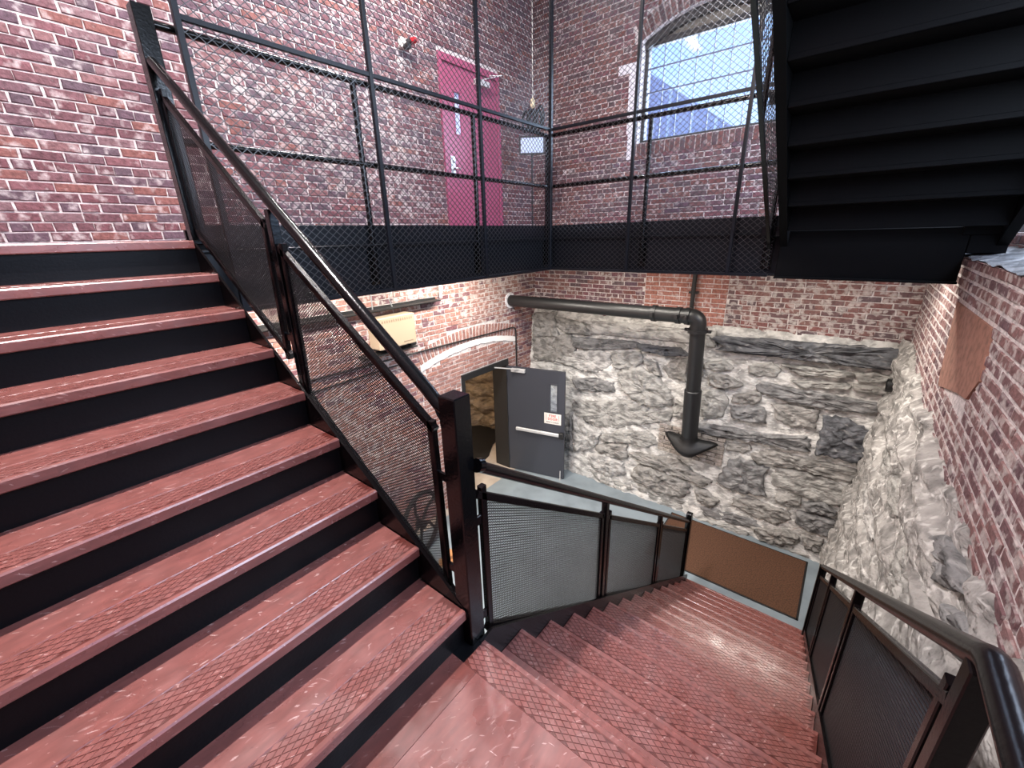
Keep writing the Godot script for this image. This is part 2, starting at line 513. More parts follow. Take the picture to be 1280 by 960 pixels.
	tri_map(cc, Vector3.ONE * 0.9)
	var mt := mat("mat_pile", Color(0.36, 0.235, 0.155), 0.95)
	mt.albedo_texture = ntex(noise(61, 0.02, FastNoiseLite.TYPE_SIMPLEX, 6), [[0.0, gray(0.62)], [0.5, gray(0.9)], [1.0, gray(1.0)]], 512)
	tri_map(mt, Vector3.ONE * 3.5)
	mt.normal_enabled = true
	mt.normal_texture = grain_n
	mat("mat_edge", Color(0.07, 0.06, 0.055), 0.7)
	var dr := mat("door_red", Color(0.62, 0.315, 0.425), 0.30)
	dr.normal_enabled = true
	dr.normal_texture = brush
	dr.normal_scale = 0.3
	tri_map(dr, Vector3.ONE * 1.0)
	mat("door_grey", Color(0.215, 0.225, 0.255), 0.45)
	mat("frame_black", Color(0.10, 0.10, 0.105), 0.5)
	mat("steel_bright", Color(0.78, 0.78, 0.78), 0.28, 0.9)
	mat("aluminium", Color(0.80, 0.80, 0.80), 0.45, 0.35)
	mat("sign_white", Color(0.90, 0.88, 0.85), 0.5)
	mat("sign_red", Color(0.75, 0.18, 0.15), 0.5)
	mat("sign_dark", Color(0.25, 0.2, 0.2), 0.5)
	mat("cream", Color(0.66, 0.59, 0.50), 0.5)
	mat("cream_dark", Color(0.55, 0.48, 0.40), 0.6)
	mat("white_paint", Color(0.93, 0.915, 0.90), 0.7)
	var pl := mat("plaster", Color(0.93, 0.92, 0.94), 0.9)
	pl.albedo_texture = grain
	tri_map(pl, Vector3.ONE * 2.0)
	var op := mat("orange_plaster", Color(0.63, 0.455, 0.39), 0.9)
	op.albedo_texture = grain
	tri_map(op, Vector3.ONE * 1.2)
	mat("board", Color(0.43, 0.395, 0.35), 0.7)
	mat("sash", Color(0.34, 0.36, 0.46), 0.5)
	mat("frame_dark", Color(0.16, 0.15, 0.155), 0.5)
	mat("lamp_red", Color(0.62, 0.05, 0.10), 0.3)
	mat("zinc", Color(0.66, 0.67, 0.68), 0.4, 0.6)
	mat("cord", Color(0.80, 0.78, 0.74), 0.6)
	mat("plug_cream", Color(0.82, 0.76, 0.62), 0.5)
	mat("wood", Color(0.66, 0.44, 0.26), 0.7)
	mat("tower_blue", Color(0.30, 0.42, 0.72), 0.5)
	mat("ceiling_paint", Color(0.62, 0.60, 0.60), 0.9)
	mat("panel_pale", Color(0.74, 0.80, 0.92), 0.4)
	var gl := mat("glass", Color(0.9, 0.95, 1.0, 0.12), 0.05)
	gl.transparency = BaseMaterial3D.TRANSPARENCY_ALPHA
	var tb := mat("tube_glow", Color.WHITE, 0.5)
	tb.emission_enabled = true
	tb.emission = Color(1.0, 0.97, 0.92)
	tb.emission_energy_multiplier = 2.0

# ---------------------------------------------------------------- bricks
var brick_shapes := {}

func brick_shape(L: float, H: float, sd: int) -> MB:
	# one brick face with worn, chamfered edges; u along x, face towards +z
	var r := RandomNumberGenerator.new()
	r.seed = sd
	var b := MB.new()
	var mid := []
	var top := []
	var back := []
	for q in [[-1, -1], [1, -1], [1, 1], [-1, 1]]:
		var p := Vector3(q[0] * L * 0.5 + r.randf_range(-0.003, 0.003), q[1] * H * 0.5 + r.randf_range(-0.0025, 0.0025), -0.005)
		mid.append(p)
		back.append(Vector3(p.x, p.y, -0.03))
		top.append(Vector3(p.x - q[0] * r.randf_range(0.004, 0.008), p.y - q[1] * r.randf_range(0.003, 0.007), r.randf_range(-0.0015, 0.0015)))
	var ctr := Vector3.ZERO
	for p in top: ctr += p * 0.25
	b.face(top, Vector3(r.randf_range(-0.05, 0.05), r.randf_range(-0.05, 0.05), 1).normalized())
	for i in 4:
		var j := (i + 1) % 4
		var e: Vector3 = mid[j] - mid[i]
		var o := Vector3(e.y, -e.x, 0).normalized()
		b.face([mid[i], mid[j], top[j], top[i]], (o + Vector3(0, 0, 0.8)).normalized())
		b.face([back[i], back[j], mid[j], mid[i]], o)
	return b

func shapes_for(L: float, H: float) -> Array:
	var key := "%.3f_%.3f" % [L, H]
	if not brick_shapes.has(key):
		var a := []
		for i in 6: a.append(brick_shape(L, H, 100 + i))
		brick_shapes[key] = a
	return brick_shapes[key]

const OLD_BRICK := [[0.475, 0.335, 0.355], [0.505, 0.345, 0.36], [0.45, 0.335, 0.365], [0.415, 0.33, 0.37], [0.53, 0.385, 0.395], [0.465, 0.31, 0.33], [0.395, 0.325, 0.355], [0.54, 0.36, 0.345], [0.51, 0.395, 0.41], [0.435, 0.30, 0.32]]
const NEW_BRICK := [[0.63, 0.465, 0.43], [0.65, 0.485, 0.45], [0.605, 0.44, 0.41], [0.64, 0.46, 0.415], [0.58, 0.44, 0.42]]
const DARK_BRICK := [[0.47, 0.345, 0.34], [0.50, 0.365, 0.35], [0.43, 0.325, 0.33], [0.53, 0.375, 0.355], [0.40, 0.325, 0.335], [0.485, 0.325, 0.31]]
const RED_BRICK := [[0.66, 0.445, 0.40], [0.635, 0.42, 0.37], [0.68, 0.475, 0.425], [0.61, 0.405, 0.37]]
var brick_mesh_cache := {}

# frame: origin on the wall, x along the courses, y up, z out of the wall
# blocked(v0, v1) -> list of [u0, u1] that stay free of bricks in that course
func bricks(parent: Node3D, frame: Transform3D, u0: float, u1: float, v0: float, v1: float, blocked: Callable, palette: Array, mname: String, sd: int, most: int, pieces: Array, opt := {}) -> void:
	var r := RandomNumberGenerator.new()
	r.seed = sd
	var ch: float = opt.get("course", 0.0655)
	var jt: float = opt.get("joint", 0.0095)
	var wav: float = opt.get("wave", 0.0035)
	var Ls: float = opt.get("stretcher", 0.205)
	var out: float = opt.get("out", 0.008)
	var hdr: int = opt.get("header_every", 6)
	var wn := noise(sd, 0.8)
	var patch := noise(sd + 5, 0.5)
	var row := 0
	var v := v0
	while v + ch * 0.6 < v1:
		var h := ch - jt
		var headers: bool = hdr > 0 and row % hdr == hdr - 1
		var L := Ls * 0.47 if headers else Ls
		var free := []
		var cur := u0
		var bl: Array = blocked.call(v, v + ch)
		bl.sort_custom(func(a, b): return a[0] < b[0])
		for q in bl:
			if q[0] > cur: free.append([cur, minf(q[0], u1)])
			cur = maxf(cur, q[1])
		if cur < u1: free.append([cur, u1])
		for q in free:
			# phase is fixed to the wall, so courses carry on past openings
			var start: float = u0 - (L + jt) * (0.5 if row % 2 == 1 else 0.0) - fposmod(row * 0.137, 1.0) * 0.02
			var k := int(floor((q[0] - start) / (L + jt)))
			while start + k * (L + jt) < q[1]:
				var a := start + k * (L + jt)
				var bj := r.randf_range(-0.006, 0.006)
				var ua := maxf(a + bj, q[0] + jt * 0.5)
				var ub := minf(a + L + bj * 0.4, q[1] - jt * 0.5)
				k += 1
				var split := not headers and r.randf() < 0.06
				var segs := [[ua, ub]]
				if split and ub - ua > 0.15: segs = [[ua, ua + (ub - ua) * 0.48], [ua + (ub - ua) * 0.48 + jt, ub]]
				for sg in segs:
					var w: float = sg[1] - sg[0]
					if w < 0.025: continue
					var uc: float = (sg[0] + sg[1]) * 0.5
					var vc := v + ch * 0.5 + wn.get_noise_2d(uc, v * 0.5) * wav
					var shp_long := w > 0.14
					var base := Ls if shp_long else Ls * 0.47
					var t := frame * Transform3D(Basis(Vector3(0, 0, 1), r.randfn(0.0, 0.006)).scaled(Vector3(w / base, 1, 1)), Vector3(uc, vc, out + r.randfn(0.0, 0.0018)))
					var pick := r.randi_range(0, palette.size() - 1)
					var pn := patch.get_noise_2d(uc, vc)
					if pn > 0.15: pick = mini(pick, r.randi_range(0, palette.size() - 1))
					var mn: String = mname
					if opt.has("limed_if") and opt.limed_if.call(uc, vc, pn): mn = "brick_limed"
					pieces.append([t, base, h, r.randi_range(0, 5), palette[pick], 0.0, mn])
		v += ch
		row += 1

func lay(parent: Node3D, pieces: Array, most: int, piece_name := "brick") -> void:
	# the bricks that show largest become parts, the rest one joined part
	for p in pieces:
		var t: Transform3D = p[0]
		var c := pixel(t.origin)
		if c.z > 0 and c.x > -15 and c.x < 1295 and c.y > -15 and c.y < 975:
			var to := EYE - t.origin
			var fac := absf(to.normalized().dot(t.basis.z.normalized()))
			p[5] = t.basis.x.length() * p[1] * p[2] * fac * FOCAL * FOCAL / to.length_squared()
	pieces.sort_custom(func(a, b): return a[5] > b[5])
	var rest := {}
	var count := 0
	for p in pieces:
		var sh: MB = shapes_for(p[1], p[2])[p[3]]
		var tint := lin(p[4][0], p[4][1], p[4][2])
		if count < most and p[5] > 25.0:
			var key := "%s|%.3f|%.3f|%d|%s" % [p[6], p[1], p[2], p[3], str(p[4])]
			if not brick_mesh_cache.has(key):
				var m := MB.new()
				m.add(sh, Transform3D.IDENTITY, tint)
				brick_mesh_cache[key] = m.mesh(M[p[6]])
			var o := MeshInstance3D.new()
			o.mesh = brick_mesh_cache[key]
			o.name = piece_name if count == 0 else "%s_%03d" % [piece_name, count]
			parent.add_child(o)
			o.global_transform = p[0]
			count += 1
		else:
			if not rest.has(p[6]): rest[p[6]] = MB.new()
			rest[p[6]].add(sh, p[0], tint)
	for k in rest:
		var o2 := part(parent, "further_" + piece_name + "s", rest[k], M[k])
		o2.set_meta("kind", "stuff")

func wall_slab(mb: MB, frame: Transform3D, u0: float, u1: float, v0: float, v1: float, holes: Array, thick: float) -> void:
	# wall body with rectangular openings [u0, u1, v0, v1]
	var us := [u0, u1]
	var vs := [v0, v1]
	for h in holes:
		for q in [h[0], h[1]]:
			if q > u0 and q < u1: us.append(q)
		for q in [h[2], h[3]]:
			if q > v0 and q < v1: vs.append(q)
	us.sort(); vs.sort()
	for i in us.size() - 1:
		for j in vs.size() - 1:
			var uc: float = (us[i] + us[i + 1]) * 0.5
			var vc: float = (vs[j] + vs[j + 1]) * 0.5
			if us[i + 1] - us[i] < 1e-5 or vs[j + 1] - vs[j] < 1e-5: continue
			var inside := false
			for h in holes:
				if uc > h[0] and uc < h[1] and vc > h[2] and vc < h[3]: inside = true
			if inside: continue
			var p := []
			for q in [[us[i], vs[j]], [us[i + 1], vs[j]], [us[i + 1], vs[j + 1]], [us[i], vs[j + 1]]]:
				p.append([frame * Vector3(q[0], q[1], 0), frame * Vector3(q[0], q[1], -thick)])
			mb.face([p[0][0], p[1][0], p[2][0], p[3][0]], frame.basis.z)
			mb.face([p[0][1], p[1][1], p[2][1], p[3][1]], -frame.basis.z)
			for k in 4:
				var e: int = (k + 1) % 4
				var nn: Vector3 = [-frame.basis.y, frame.basis.x, frame.basis.y, -frame.basis.x][k]
				mb.face([p[k][0], p[e][0], p[e][1], p[k][1]], nn)

# irregular stone: outline in the plane of the wall, raised by `high`
func stone_mesh(outline: Array, at: Callable, out: Vector3, high: float, sd: int, tint: Color, mb: MB) -> void:
	var r := RandomNumberGenerator.new()
	r.seed = sd
	var f := noise(sd, 8.0, FastNoiseLite.TYPE_SIMPLEX, 2)
	var c := Vector2.ZERO
	for p in outline: c += p
	c /= outline.size()
	var rim := []
	for i in outline.size():
		var a: Vector2 = outline[i]
		var b: Vector2 = outline[(i + 1) % outline.size()]
		var k := maxi(2, int(ceil(a.distance_to(b) / 0.045)))
		for j in k:
			var p := a.lerp(b, float(j) / k)
			# round the corners a little and roughen the outline
			var g: Vector2 = (p - c)
			p = c + g * (1.0 + f.get_noise_2d(p.x * 1.3, p.y * 1.3) * 0.10)
			rim.append(p)
	var rows := []
	var steps := [[1.0, -0.03], [0.985, 0.45], [0.94, 0.8], [0.84, 0.95], [0.72, 1.0], [0.6, 1.0], [0.48, 1.0], [0.36, 1.0], [0.24, 1.0], [0.12, 1.0], [0.02, 1.0]]
	for s in steps:
		var row := []
		for p in rim:
			var q: Vector2 = c + (p - c) * s[0]
			var bump := f.get_noise_2d(q.x, q.y) * 0.35 + f.get_noise_2d(q.x * 1.7 + 9, q.y * 2.4) * 0.22
			var hh: float = high * s[1] if s[1] > 0 else s[1]
			if s[1] > 0: hh += high * bump * (0.5 + 0.5 * s[1])
			row.append(at.call(q) + out * hh)
		rows.append(row)
	mb.col = tint
	mb.grid(rows, true, func(_p): return out)

# ---------------------------------------------------------------- lights
func area_light(called: String, parent: Node3D, at: Vector3, facing: Vector3, size: Vector2, energy: float, color: Color) -> void:
	var l := AreaLight3D.new()
	l.name = called
	parent.add_child(l)
	l.area_size = size
	l.light_energy = energy
	l.light_color = color
	l.shadow_enabled = true
	l.area_range = 30.0
	l.area_attenuation = 2.0
	var up := Vector3.UP if absf(facing.y) < 0.9 else Vector3(1, 0, 0)
	l.global_transform = Transform3D(Basis.looking_at(facing, up), at)

func _ready() -> void:
	# camera
	cam = Camera3D.new()
	cam.name = "camera"
	add_child(cam)
	cam.position = EYE
	cam.rotation = Vector3(-0.3398, -0.8901, -0.0274)
	cam.fov = rad_to_deg(2.0 * atan(480.0 / FOCAL))
	cam.near = 0.02
	cam.current = true
	# sky and exposure
	var env := Environment.new()
	env.background_mode = Environment.BG_SKY
	var sm := ProceduralSkyMaterial.new()
	sm.sky_top_color = Color(0.46, 0.66, 0.98)
	sm.sky_horizon_color = Color(0.74, 0.86, 1.0)
	sm.ground_horizon_color = Color(0.62, 0.66, 0.72)
	sm.ground_bottom_color = Color(0.40, 0.42, 0.45)
	sm.sky_energy_multiplier = 1.35
	sm.ground_energy_multiplier = 1.2
	var sky := Sky.new()
	sky.sky_material = sm
	env.sky = sky
	env.ambient_light_source = Environment.AMBIENT_SOURCE_SKY
	env.tonemap_mode = Environment.TONE_MAPPER_LINEAR
	env.tonemap_exposure = 1.06
	env.sdfgi_enabled = true
	env.ssao_enabled = true
	env.ssil_enabled = true
	var we := WorldEnvironment.new()
	we.name = "surroundings"
	we.environment = env
	add_child(we)
	# daylight entering through the tall window beside the stairs and the end wall window
	area_light("window_daylight", self, Vector3(2.9, 3.45, 1.14), Vector3(0, -0.12, -1), Vector2(4.8, 2.5), 56.0, Color(0.86, 0.92, 1.0))
	area_light("end_window_daylight", self, Vector3(6.70, 3.35, -1.87), Vector3(-1, -0.1, 0), Vector2(1.6, 1.1), 9.0, Color(0.80, 0.89, 1.0))

	make_materials()
	build_shell()
	build_flights()
	build_platform()
	build_guards()
	build_fences()
	build_doors()
	build_window()
	build_services()
	build_small_things()

# ---------------------------------------------------------------- the room
func arch_y(x: float, cx: float, half: float, spring: float, rise: float) -> float:
	var R := (half * half + rise * rise) / (2.0 * rise)
	var dx := absf(x - cx)
	if dx > R: return -99.0
	return spring + rise - R + sqrt(R * R - dx * dx)

func arch_block(v0: float, v1: float, cx: float, half: float, s_lo: float, s_hi: float, rise: float) -> Array:
	var a := []
	var st := -99.0
	var x := cx - half
	while x <= cx + half + 0.001:
		var hit := arch_y(x, cx, half, s_hi, rise) > v0 and arch_y(x, cx, half, s_lo, rise) < v1
		if hit and st < -90.0: st = x
		if not hit and st > -90.0:
			a.append([st, x])
			st = -99.0
		x += 0.02
	if st > -90.0: a.append([st, cx + half])
	return a

func stone_b_x(y: float) -> float:
	return 6.22 + 0.086 * (y - 0.3)

func stone_c_z(y: float) -> float:
	return 0.60 + 0.075 * (y - 0.3)

func build_shell() -> void:
	var fa := Transform3D(Basis.IDENTITY, Vector3(0, 0, WALL_A))
	var fb := Transform3D(Basis(Vector3(0, 0, 1), Vector3(0, 1, 0), Vector3(-1, 0, 0)), Vector3(WALL_B, 0, 0))
	var fc := Transform3D(Basis(Vector3(-1, 0, 0), Vector3(0, 1, 0), Vector3(0, 0, -1)), Vector3(0, 0, WALL_C))
	var fd := Transform3D(Basis(Vector3(0, 0, -1), Vector3(0, 1, 0), Vector3(1, 0, 0)), Vector3(WALL_D, 0, 0))
	var split := 1.36
	var none := func(_a, _b): return []
	# basement floor: painted, bare concrete strip by the door wall
	var fl := shell("floor")
	var mb := MB.new()
	mb.box(Vector3(WALL_D - 0.3, FLOOR_Y - 0.2, -4.36), Vector3(WALL_B + 0.3, FLOOR_Y, 1.0))
	part(fl, "painted_slab", mb, M.floor_paint)
	mb = MB.new()
	mb.box(Vector3(WALL_D - 0.3, FLOOR_Y - 0.2, WALL_A - 0.5), Vector3(WALL_B + 0.3, FLOOR_Y - 0.001, -4.36))
	part(fl, "bare_concrete", mb, M.concrete)
	# ceiling
	var ce := shell("ceiling")
	mb = MB.new()
	mb.box(Vector3(WALL_D - 0.3, CEIL_Y, WALL_A - 0.3), Vector3(WALL_B + 0.4, CEIL_Y + 0.2, 1.3))
	part(ce, "ceiling_slab", mb, M.ceiling_paint)

	# long brick wall, upper storey (red door)
	var wa := shell("wall_left")
	var red := [4.27, 5.42, DECK_Y - 0.02, 3.73]
	mb = MB.new()
	wall_slab(mb, fa, WALL_D, WALL_B + 0.3, split, CEIL_Y, [red], 0.3)
	part(wa, "wall_body", mb, M.mortar)
	var pcs := []
	bricks(wa, fa, WALL_D, WALL_B, split, CEIL_Y, func(a, b): return [[red[0], red[1]]] if b > red[2] and a < red[3] else [], OLD_BRICK, "brick", 11, 0, pcs, {"limed_if": func(u, _v, pn): return u > 1.25 and u < 4.1 and pn > 0.14})  # more limed bricks mid-wall: lime, plus brighter light put into the colour
	lay(wa, pcs, 300)
	# long brick wall, basement storey (grey door, filled arch)
	var wl := shell("wall_left_lower")
	var dop := [4.30, 5.44, FLOOR_Y - 0.1, -0.44]
	mb = MB.new()
	wall_slab(mb, fa, WALL_D, WALL_B + 0.3, FLOOR_Y - 0.2, split, [dop], 0.3)
	part(wl, "wall_body", mb, M.mortar)
	pcs = []
	var acx := 4.61
	var ah := 1.07
	bricks(wl, fa, WALL_D, WALL_B, FLOOR_Y, split, func(a, b):
		if a > 0.265: return []
		return arch_block(a, 99.0, acx, ah, -99.0, 0.115, 0.15), NEW_BRICK + OLD_BRICK.slice(0, 3), "brick", 12, 0, pcs, {"limed_if": func(_u, v, pn): return pn > 0.1 or v > 0.8})
	bricks(wl, fa, acx - ah, acx + ah, FLOOR_Y, 0.0, func(a, b):
		var q := []
		if a < dop[3]: q.append([dop[0], dop[1]])
		# keep below the white arch band
		var x := acx - ah
		var st := -99.0
		while x <= acx + ah + 0.001:
			var over: bool = arch_y(x, acx, ah, -0.185, 0.15) < b
			if over and st < -90.0: st = x
			if not over and st > -90.0:
				q.append([st, x]); st = -99.0
			x += 0.02
		if st > -90.0: q.append([st, acx + ah + 0.1])
		return q, NEW_BRICK, "brick", 13, 0, pcs, {"header_every": 0, "wave": 0.001, "joint": 0.012})
	var R := (ah * ah + 0.15 * 0.15) / 0.30
	var nso := 30
	for i in nso:
		var x := acx - ah + 2.0 * ah * (i + 0.5) / nso
		var y := arch_y(x, acx, ah, -0.09, 0.15)
		var ang := -asin((x - acx) / R)
		var t := fa * Transform3D(Basis(Vector3(0, 0, 1), ang + PI / 2), Vector3(x, y, 0) + Vector3(-sin(ang), cos(ang), 0) * 0.102 + Vector3(0, 0, 0.009))
		pcs.append([t, 0.205, 0.055, i % 6, NEW_BRICK[i % 5], 0.0, "brick"])
	lay(wl, pcs, 300)
	mb = MB.new()
	var lo := []
	var hi := []
	for i in 41:
		var x := acx - ah + 2.0 * ah * i / 40.0
		var wob := 0.012 * sin(i * 1.7) * sin(i * 0.6)
		lo.append(Vector2(x, arch_y(x, acx, ah, -0.180, 0.15) + wob))
		hi.append(Vector2(x, arch_y(x, acx, ah, -0.095, 0.15) - wob * 0.5))
	hi.reverse()
	mb.prism(lo + hi, func(p): return Vector3(p.x, p.y, WALL_A + 0.016), Vector3(0, 0, -0.05))
	part(wl, "arch_band", mb, M.white_paint, "white painted arch band")

	# end wall, upper storey (arched window)
	var wb := shell("wall_back")
	var win := [-2.74, -1.00, 2.75, 4.16]
	mb = MB.new()
	wall_slab(mb, fb, WALL_A - 0.3, 1.3, split, CEIL_Y, [win], 0.32)
	# spandrels beside the arch head
	for sgn in [-1.0, 1.0]:
		var poly := []
		for i in 13:
			var zz: float = -1.87 + sgn * 0.87 * i / 12.0
			poly.append(Vector2(zz, arch_y(zz, -1.87, 0.87, 3.93, 0.22)))
		poly.append(Vector2(-1.87 + sgn * 0.87, 4.16))
		poly.append(Vector2(-1.87, 4.16))
		mb.prism(poly, func(p): return Vector3(WALL_B, p.y, p.x), Vector3(0.32, 0, 0))
	part(wb, "wall_body", mb, M.mortar)
	pcs = []
	bricks(wb, fb, WALL_A, 1.2, split, CEIL_Y, func(a, b):
		if b <= 2.645: return []
		if b <= win[2] + 0.01: return [[-2.80, -0.94]]
		if a > 4.45: return []
		var half := 0.0
		if b < 3.95: half = 0.87
		else:
			for i in 45:
				var q := i * 0.025
				if q < 1.0 and arch_y(-1.87 + q, -1.87, 0.97, 4.08, 0.30) > a: half = q
		return [[-1.87 - half, -1.87 + half]] if half > 0.02 else [], DARK_BRICK + OLD_BRICK.slice(0, 4), "brick", 21, 0, pcs)
	for i in 27:
		var th := lerpf(-0.50, 0.50, (i + 0.5) / 27.0)
		var R2 := (0.87 * 0.87 + 0.22 * 0.22) / 0.44
		var cy := 3.93 + 0.22 - R2
		var dirv := Vector3(sin(th), cos(th), 0)
		var t2 := fb * Transform3D(Basis(Vector3(0, 0, 1), -th + PI / 2), Vector3(-1.87, cy, 0.010) + dirv * (R2 + 0.107))
		pcs.append([t2, 0.205, 0.055, i % 6, DARK_BRICK[i % 5], 0.0, "brick"])
	# soldier course under the window
	for i in 28:
		var ts := fb * Transform3D(Basis(Vector3(0, 0, 1), PI / 2), Vector3(-2.77 + i * 0.0664, 2.667, 0.010))
		pcs.append([ts, 0.15, 0.056, i % 6, DARK_BRICK[(i * 7) % 6], 0.0, "brick"])
	lay(wb, pcs, 300)
	mb = MB.new()
	mb.bbox(Vector3(WALL_B - 0.012, 2.88, -2.90), Vector3(WALL_B + 0.03, 3.72, -2.77), 0.008)
	mb.bbox(Vector3(WALL_B - 0.014, 3.60, -3.06), Vector3(WALL_B + 0.03, 3.72, -2.88), 0.008)
	mb.bbox(Vector3(WALL_B - 0.010, 2.55, -2.88), Vector3(WALL_B + 0.03, 2.89, -2.80), 0.008)
	part(wb, "plaster_patch", mb, M.plaster, "white plaster patch beside the window")

	# end wall, basement storey: brick band over rubble stone
	var wk := shell("wall_back_lower")
	mb = MB.new()
	wall_slab(mb, fb, WALL_A - 0.3, 1.3, FLOOR_Y - 0.2, split, [], 0.32)
	part(wk, "wall_body", mb, M.mortar)
	pcs = []
	bricks(wk, fb, WALL_A, -2.45, 0.28, split, none, DARK_BRICK + OLD_BRICK.slice(0, 5), "brick", 31, 0, pcs, {"limed_if": func(u, _v, pn): return u > -3.4 and pn > 0.0})
	bricks(wk, fb, -2.45, -1.30, 0.30, split, none, RED_BRICK, "brick", 32, 0, pcs, {"wave": 0.0005, "header_every": 0})
	bricks(wk, fb, -1.30, 0.75, 0.30, split, none, DARK_BRICK + [[0.50, 0.32, 0.31], [0.53, 0.33, 0.315]], "brick_limed", 33, 0, pcs, {"wave": 0.006})
	# small brick patch round the pipe mouth
	var fbp := Transform3D(fb.basis, Vector3(6.045, 0, 0))
	lay(wk, pcs, 300)
	pcs = []
	bricks(wk, fbp, -1.95, -1.00, -1.68, -1.22, none, [[0.66, 0.62, 0.585], [0.60, 0.57, 0.54], [0.70, 0.67, 0.63]], "brick", 34, 0, pcs, {"out": 0.02, "header_every": 0})
	lay(wk, pcs, 300, "patch_brick")
	# rough lime-washed bed between the stones
	var f1 := noise(201, 1.1, FastNoiseLite.TYPE_SIMPLEX, 5)
	var f2 := noise(202, 5.0, FastNoiseLite.TYPE_SIMPLEX, 4)
	mb = MB.new()
	mb.col = lin(0.85, 0.84, 0.82)
	var rows := []
	var y := FLOOR_Y - 0.02
	while y < 0.335:
		var row := []
		var z := WALL_A - 0.02
		while z < 0.86:
			var top := clampf((0.32 + f1.get_noise_1d(z * 3.0) * 0.04 - y) / 0.05, 0.0, 1.0)
			var d := 0.004 + f1.get_noise_2d(z * 0.9, y * 2.4) * 0.026 + f2.get_noise_2d(z * 0.7, y * 1.3) * 0.012
			if z < -2.2: d += f1.get_noise_2d(z * 0.8 + 40, y * 1.0) * 0.035
			var foot := clampf((-2.15 - y) / 0.4, 0.0, 1.0)
			d += foot * (0.03 + 0.05 * f2.get_noise_2d(z * 0.7, 3.0))
			row.append(Vector3(lerpf(WALL_B - 0.005, stone_b_x(y) - d, top), y, z))
			z += 0.035
		rows.append(row)
		y += 0.032
	mb.grid(rows, false, func(_p): return Vector3(-1, 0, 0))
	part(wk, "lime_bed", mb, M.stone_lime)
	var tones := [lin(0.43, 0.435, 0.45), lin(0.545, 0.54, 0.535), lin(0.625, 0.61, 0.59), lin(0.685, 0.675, 0.655), lin(0.75, 0.74, 0.725)]
	var k := 0
	for s in STONES:
		var poly2 := []
		for i in range(0, s[1].size(), 2): poly2.append(Vector2(s[1][i], s[1][i + 1]))
		var sc := Vector2.ZERO
		for q in poly2: sc += q / poly2.size()
		for i in poly2.size(): poly2[i] = sc + (poly2[i] - sc) * 1.07
		var m2 := MB.new()
		var hgt: float = 0.068 + 0.022 * sin(k * 2.1) + (0.02 if s[0] == 0 else 0.0)
		stone_mesh(poly2, func(p): return Vector3(stone_b_x(p.y), p.y, p.x), Vector3(-1, 0, 0), hgt, 300 + k, tones[s[0]], m2)
		var o := MeshInstance3D.new()
		o.mesh = m2.mesh(M.stone)
		hang(wk, "stone", o)
		k += 1

	# right hand wall: battered rubble below, brick above, ledge of a tall window
	var wc := shell("wall_right")
	var big := [-5.85, 0.30, 1.34, 4.75]     # opening in u = -x
	mb = MB.new()
	wall_slab(mb, fc, -WALL_B - 0.3, -WALL_D + 0.3, FLOOR_Y - 0.2, CEIL_Y, [big], 0.62)
	part(wc, "wall_body", mb, M.mortar)
	pcs = []
	# patch of orange render: no bricks there
	var rp := [-4.36, -3.19, 0.66, 1.04]
	bricks(wc, fc, -WALL_B, -WALL_D, 0.12, 1.34, func(a, b): return [[-4.22 - (a - 0.6) * 0.35, -3.25]] if a > 0.5 and b < 1.08 else [], [[0.50, 0.36, 0.365], [0.47, 0.335, 0.35], [0.53, 0.38, 0.375], [0.43, 0.325, 0.34], [0.56, 0.42, 0.415]], "brick_limed", 41, 0, pcs, {"wave": 0.004, "out": 0.006, "course": 0.068, "joint": 0.017, "header_every": 0})
	bricks(wc, fc, -WALL_B, big[0], 1.34, CEIL_Y, none, OLD_BRICK, "brick", 42, 0, pcs)
	bricks(wc, fc, big[1], -WALL_D, 1.34, CEIL_Y, none, OLD_BRICK, "brick", 43, 0, pcs)
	bricks(wc, fc, -WALL_B, -WALL_D, 4.75, CEIL_Y, none, OLD_BRICK, "brick", 44, 0, pcs)
	# upstand at the back of the ledge
	var fcu := Transform3D(fc.basis, Vector3(0, 0, 0.94))
	bricks(wc, fcu, big[0], big[1], 1.34, 1.50, none, DARK_BRICK, "brick", 45, 0, pcs, {"header_every": 1, "course": 0.075})
	lay(wc, pcs, 300)
	mb = MB.new()
	mb.box(Vector3(-big[1], 1.30, 0.945), Vector3(-big[0], 1.50, 1.20))
	part(wc, "upstand", mb, M.mortar)
	# rough stone ledge
	var fl2 := noise(230, 3.0, FastNoiseLite.TYPE_SIMPLEX, 4)
	mb = MB.new()
	mb.col = lin(0.44, 0.43, 0.425)
	rows = []
	for j in 9:
		var row2 := []
		for i in 120:
			var x: float = -big[1] + (-big[0] + big[1]) * i / 119.0
			var zz := lerpf(WALL_C - 0.012, 0.95, j / 8.0)
			row2.append(Vector3(x, 1.338 + 0.012 + j * 0.006 + fl2.get_noise_2d(x, zz * 2.0) * 0.018, zz))
		rows.append(row2)
	mb.grid(rows, false, func(_p): return Vector3.UP)
	part(wc, "ledge", mb, M.stone)
	mb = MB.new()
	mb.prism([Vector2(4.36, 1.05), Vector2(3.22, 1.06), Vector2(3.12, 0.80), Vector2(3.24, 0.66), Vector2(3.50, 0.62), Vector2(4.05, 0.50), Vector2(4.12, 0.56)], func(p): return Vector3(p.x, p.y, WALL_C - 0.013), Vector3(0, 0, 0.05))
	part(wc, "render_patch", mb, M.orange_plaster, "patch of bare orange render")
	# battered rubble face
	var g1 := noise(211, 0.9, FastNoiseLite.TYPE_SIMPLEX, 5)
	var g2 := noise(212, 4.2, FastNoiseLite.TYPE_SIMPLEX, 4)
	mb = MB.new()
	mb.col = lin(0.665, 0.65, 0.63)
	rows = []
	y = FLOOR_Y - 0.02
